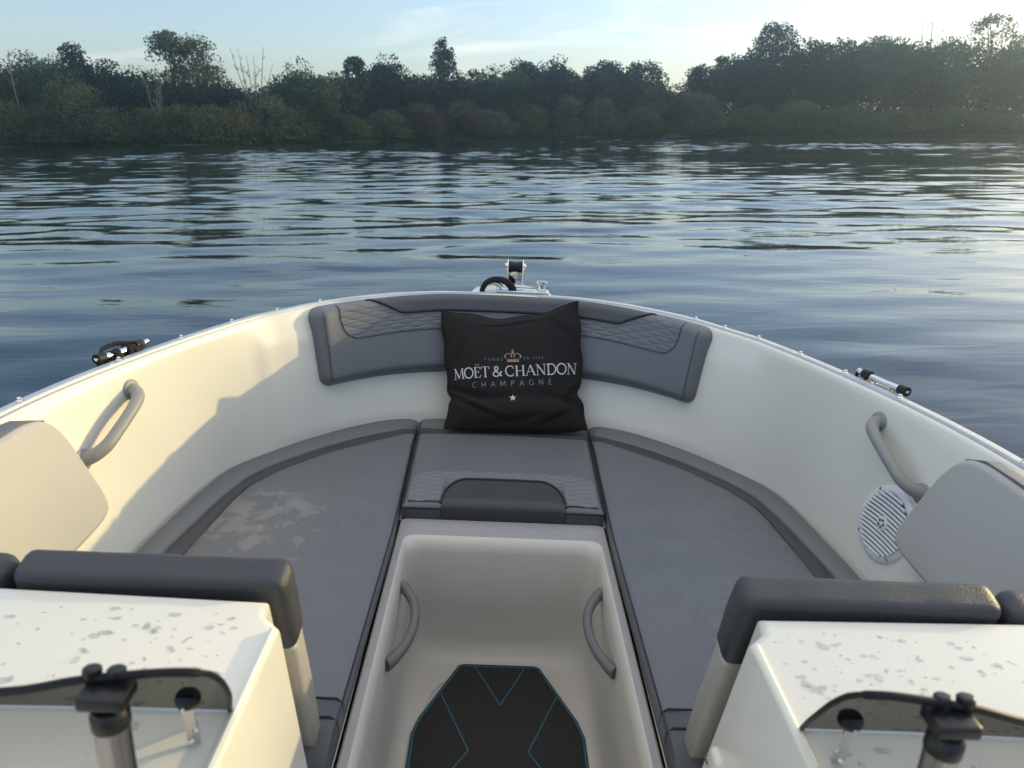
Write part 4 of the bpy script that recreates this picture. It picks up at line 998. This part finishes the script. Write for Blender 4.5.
# trees one can tell apart on the far bank: u (place), v (top), width px, shape, colour, back, base, label
TREES = [
 (8, 74, 46, 'round', 'dark', 9, .15, 'rounded dark tree at the far left end of the lake bank'),
 (36, 68, 40, 'round', 'mid', 7, .12, 'broad green tree behind the thin bare pole at the left'),
 (66, 66, 44, 'round', 'mid', 10, .12, 'domed green tree between the bare pole and the pointed dark tree'),
 (90, 57, 30, 'tall', 'dark', 12, .12, 'pointed dark tree rising above the left bank trees'),
 (88, 88, 46, 'round', 'grey', 4, .08, 'lighter leafy tree low in front of the pointed dark tree'),
 (122, 70, 44, 'round', 'dark', 12, .12, 'flat topped dark tree left of the fan of bare stems'),
 (150, 76, 36, 'round', 'dark', 10, .12, 'dark tree behind the leaning fan of bare stems'),
 (184, 46, 34, 'tall', 'grey', 14, .15, 'taller left crown of the paired tall grey green trees'),
 (207, 50, 36, 'tall', 'grey', 15, .15, 'right crown of the paired tall grey green trees'),
 (236, 86, 40, 'round', 'dark', 9, .12, 'low dark tree between the paired tall trees and the bare stems'),
 (275, 90, 34, 'round', 'dark', 10, .12, 'low dark tree directly behind the tall bare white stems'),
 (308, 70, 40, 'round', 'mid', 6, .10, 'bright edged tree just right of the tall bare white stems'),
 (326, 84, 36, 'tall', 'mid', 3, .05, 'green tree drooping down to the waterline right of the bare stems'),
 (346, 80, 34, 'round', 'dark', 9, .12, 'dark tree right of the drooping waterside tree'),
 (362, 68, 24, 'tall', 'dark', 11, .15, 'narrow dark crown, left one of two twin peaks'),
 (392, 67, 34, 'round', 'dark', 11, .15, 'rounder dark crown, right one of two twin peaks'),
 (418, 80, 34, 'round', 'dark', 9, .12, 'low dark tree left of the conical spire tree'),
 (448, 50, 46, 'cone', 'dark', 10, .08, 'conical spire shaped dark tree above the middle of the bank'),
 (476, 78, 36, 'round', 'dark', 9, .12, 'low dark tree just right of the conical spire tree'),
 (502, 74, 36, 'round', 'mid', 10, .12, 'middle height dark tree above the boat bow'),
 (530, 68, 42, 'round', 'dark', 12, .12, 'broad dark tree above the right half of the pillow'),
 (562, 66, 44, 'round', 'dark', 10, .12, 'wide domed dark tree right of the bow'),
 (592, 77, 34, 'round', 'dark', 9, .12, 'lower dark tree right of the wide domed tree'),
 (610, 70, 30, 'tall', 'dark', 12, .12, 'upright dark tree left of the rounded hump tree'),
 (640, 68, 48, 'round', 'dark', 11, .10, 'rounded hump tree left of the notch in the treeline'),
 (664, 88, 36, 'round', 'mid', 6, .10, 'shorter tree sloping down into the notch in the treeline'),
 (697, 73, 18, 'tall', 'dark', 9, .15, 'small dark tree standing in the notch of the treeline'),
 (717, 66, 17, 'loose', 'mid', 10, .25, 'thin loose tree in the notch, left of the big dark tree'),
 (740, 57, 46, 'round', 'dark', 9, .10, 'big dark tree forming the left shoulder of the high wood'),
 (770, 33, 50, 'tall', 'dark', 14, .12, 'tallest dark tree, bushy top standing over the high wood'),
 (805, 48, 48, 'round', 'dark', 11, .12, 'dark tree just right of the tallest tree'),
 (835, 43, 46, 'round', 'dark', 13, .12, 'dark rounded tree below the first bare twigs on the right'),
 (870, 45, 46, 'round', 'mid', 11, .12, 'hazy rounded tree between the two bare twig clusters'),
 (905, 43, 48, 'round', 'dark', 12, .12, 'hazy dark tree below the second bare twig cluster'),
 (942, 44, 48, 'round', 'mid', 10, .12, 'hazy tree left of the feathery sunlit tree'),
 (980, 24, 60, 'loose', 'grey', 12, .30, 'feathery sunlit tree with wispy upswept branches at the right'),
 (1004, 48, 56, 'round', 'mid', 8, .10, 'hazy broad tree under the feathery tree at the right edge'),
]
for i, (u, v, wpx, sh, colr, back, base, lab) in enumerate(TREES):
    x, y = at(u, back)
    if u > 730: v = v + 4
    tree('bank_tree', lab, 'tree', x, y, hgt(u, v, y), wid(wpx, y) * (1.3 if sh != 'tall' else 1.05), sh, colr, i, base, 1.25 if sh != 'loose' else .5, 'trees along the far bank', leaf=.0031 * y)
SHRUBS = [
 (14, 108, 40, 'warm', 'yellowish bush on the waterline at the far left'), (46, 116, 40, 'mid', 'green bush under the thin bare pole'),
 (80, 112, 42, 'mid', 'green bush below the lighter leafy tree'), (116, 114, 40, 'grey', 'grey green bush left of the fan of bare stems'),
 (150, 116, 36, 'mid', 'bush at the foot of the fan of bare stems'), (182, 114, 30, 'warm', 'yellowish bush right of the fan of bare stems'),
 (214, 112, 36, 'grey', 'grey green bush below the paired tall trees'), (244, 113, 32, 'warm', 'yellow green bush left of the bare white stems'),
 (276, 110, 36, 'grey', 'grey green bush right at the foot of the bare white stems'), (302, 116, 30, 'mid', 'bush left of the drooping waterside tree'),
 (352, 122, 40, 'mid', 'low bush right of the drooping waterside tree'), (388, 118, 36, 'grey', 'grey green bush under the twin peaked crowns'),
 (422, 108, 40, 'rust', 'olive bush left below the conical spire tree'), (464, 108, 36, 'rust', 'olive bush just right below the conical spire tree'),
 (494, 114, 34, 'grey', 'grey green bush straight above the bow roller'), (530, 112, 38, 'mid', 'green bush right of the bow roller'),
 (570, 96, 24, 'warm', 'tall yellowish bush below the wide domed tree'), (604, 108, 40, 'grey', 'grey green bush right of the tall yellowish bush'),
 (645, 112, 40, 'mid', 'green bush below the rounded hump tree'), (700, 104, 44, 'grey', 'grey green bush below the notch in the treeline'),
 (752, 110, 46, 'mid', 'hazy bush below the big dark shoulder tree'), (800, 106, 46, 'grey', 'hazy bush below the high wood'),
 (850, 112, 50, 'mid', 'hazy bush below the first bare twigs'), (900, 112, 50, 'grey', 'hazy bush below the second bare twig cluster'),
 (955, 112, 56, 'mid', 'hazy bush left below the feathery sunlit tree'), (1005, 114, 50, 'grey', 'hazy bush at the right edge of the bank')]
for i, (u, v, wpx, colr, lab) in enumerate(SHRUBS):
    x, y = at(u, 1.6)
    tree('bank_bush', lab, 'bush', x, y, hgt(u, v, y) * rng.uniform(.78, 1.15) + .3, wid(wpx, y) * rng.uniform(1.0, 1.35), 'dome', {'mid': 'bush_mid', 'grey': 'bush_grey'}.get(colr, colr), 300 + i, .02, 1.1, 'bushes along the waterline', leaf=.0028 * y, trunk=False)
for u, v, back, spread, stems, fine, lab in [
 (27, 58, 2.5, .5, 1, 1.0, 'thin bare pole of a dead tree at the left of the bank'),
 (163, 70, 4, 3.4, 5, .8, 'leaning fan of bare stems below the paired tall trees'),
 (261, 54, 5, 5.2, 6, 1.1, 'tall bare white stems standing above the low dark trees'),
 (872, 29, 16, 5.5, 5, .9, 'first cluster of bare twigs above the high wood'),
 (925, 24, 16, 7.0, 6, .9, 'second cluster of bare twigs above the high wood'),
 (992, 18, 14, 12., 9, 1.0, 'upswept bare branches beside the feathery tree at the right')]:
    x, y = at(u, back); bare('bare_tree', lab, x, y, hgt(u, v, y), spread, stems, int(u), fine=fine * y / 130)
# the wood behind, one mass
rg = np.random.default_rng(5); PP = []
prof_u = [u for u, *_ in TREES if True]; prof = sorted([(t[0], t[1]) for t in TREES if t[3] not in ('cone', 'loose') and t[6] < .2 and t[0] not in (88, 184, 207, 770, 697, 90)])
for u in np.arange(-260, 1290, 7):
    vt = np.interp(np.clip(u, 0, 1024), [p[0] for p in prof], [p[1] for p in prof]) + 13 + rg.normal() * 2.5
    if 676 < u < 692: vt = 100
    x, y = at(u, 18 + rg.uniform(0, 10)); h = hgt(np.clip(u, 0, 1024), vt, y)
    m = 1000; q = rg.uniform(0, 1, m); P = np.stack([x + rg.normal(size=m) * 1.6, y + rg.normal(size=m) * 2.2, .6 + q * h + rg.normal(size=m) * .5], 1); PP.append(P)
V = leaves(np.concatenate(PP), 0, .8, rg); o = quad_mesh('far_wood', V, LEAF['dark']); tag(o, 'dense dark wood filling in behind the bank trees', 'wood', kind='stuff')
PP = []
for u in np.arange(-200, 1230, 4):
    x, y = at(u, .6); m = 60; PP.append(np.stack([x + rg.normal(size=m) * .8, y + rg.uniform(-1.2, 1.4, m), rg.uniform(.0, 1.5, m) ** 1.2], 1))
V = leaves(np.concatenate(PP), 0, .5, rg); o = quad_mesh('bank_undergrowth', V, LEAF['mid']); tag(o, 'low grasses and undergrowth at the waterline', 'undergrowth', kind='stuff')

# ------------------------------------------------------------------ haze volume, put in mostly to stand for the sun's lens glare
HAZE = True
if HAZE:
    m = bpy.data.materials.new('haze'); m.use_nodes = True; nt = m.node_tree; nt.nodes.clear()
    o_ = nt.nodes.new('ShaderNodeOutputMaterial'); pv = nt.nodes.new('ShaderNodeVolumePrincipled')
    pv.inputs['Color'].default_value = (.66, .86, 1, 1); pv.inputs['Density'].default_value = .0010; pv.inputs['Anisotropy'].default_value = .84
    nt.links.new(pv.outputs[0], o_.inputs['Volume'])
    v, f = box((0, 200, 24.), (1500, 1200, 52.6)); hz_o = mk('haze', [(x * 1.3, y * 1.3, z) for x, y, z in v], f, m, smooth=False); tag(hz_o, 'thin haze over the lake, put in for the sun glare', 'haze', kind='stuff')

# ------------------------------------------------------------------ render settings
SC.view_settings.view_transform = 'Standard'; SC.view_settings.look = 'None'; SC.view_settings.gamma = 1; SC.view_settings.exposure = 1.07
SC.view_settings.use_curve_mapping = False
SC.render.engine = 'CYCLES'; SC.cycles.use_denoising = True; SC.cycles.max_bounces = 8; SC.cycles.volume_bounces = 0
SC.cycles.transparent_max_bounces = 12; SC.cycles.caustics_reflective = False; SC.cycles.caustics_refractive = True
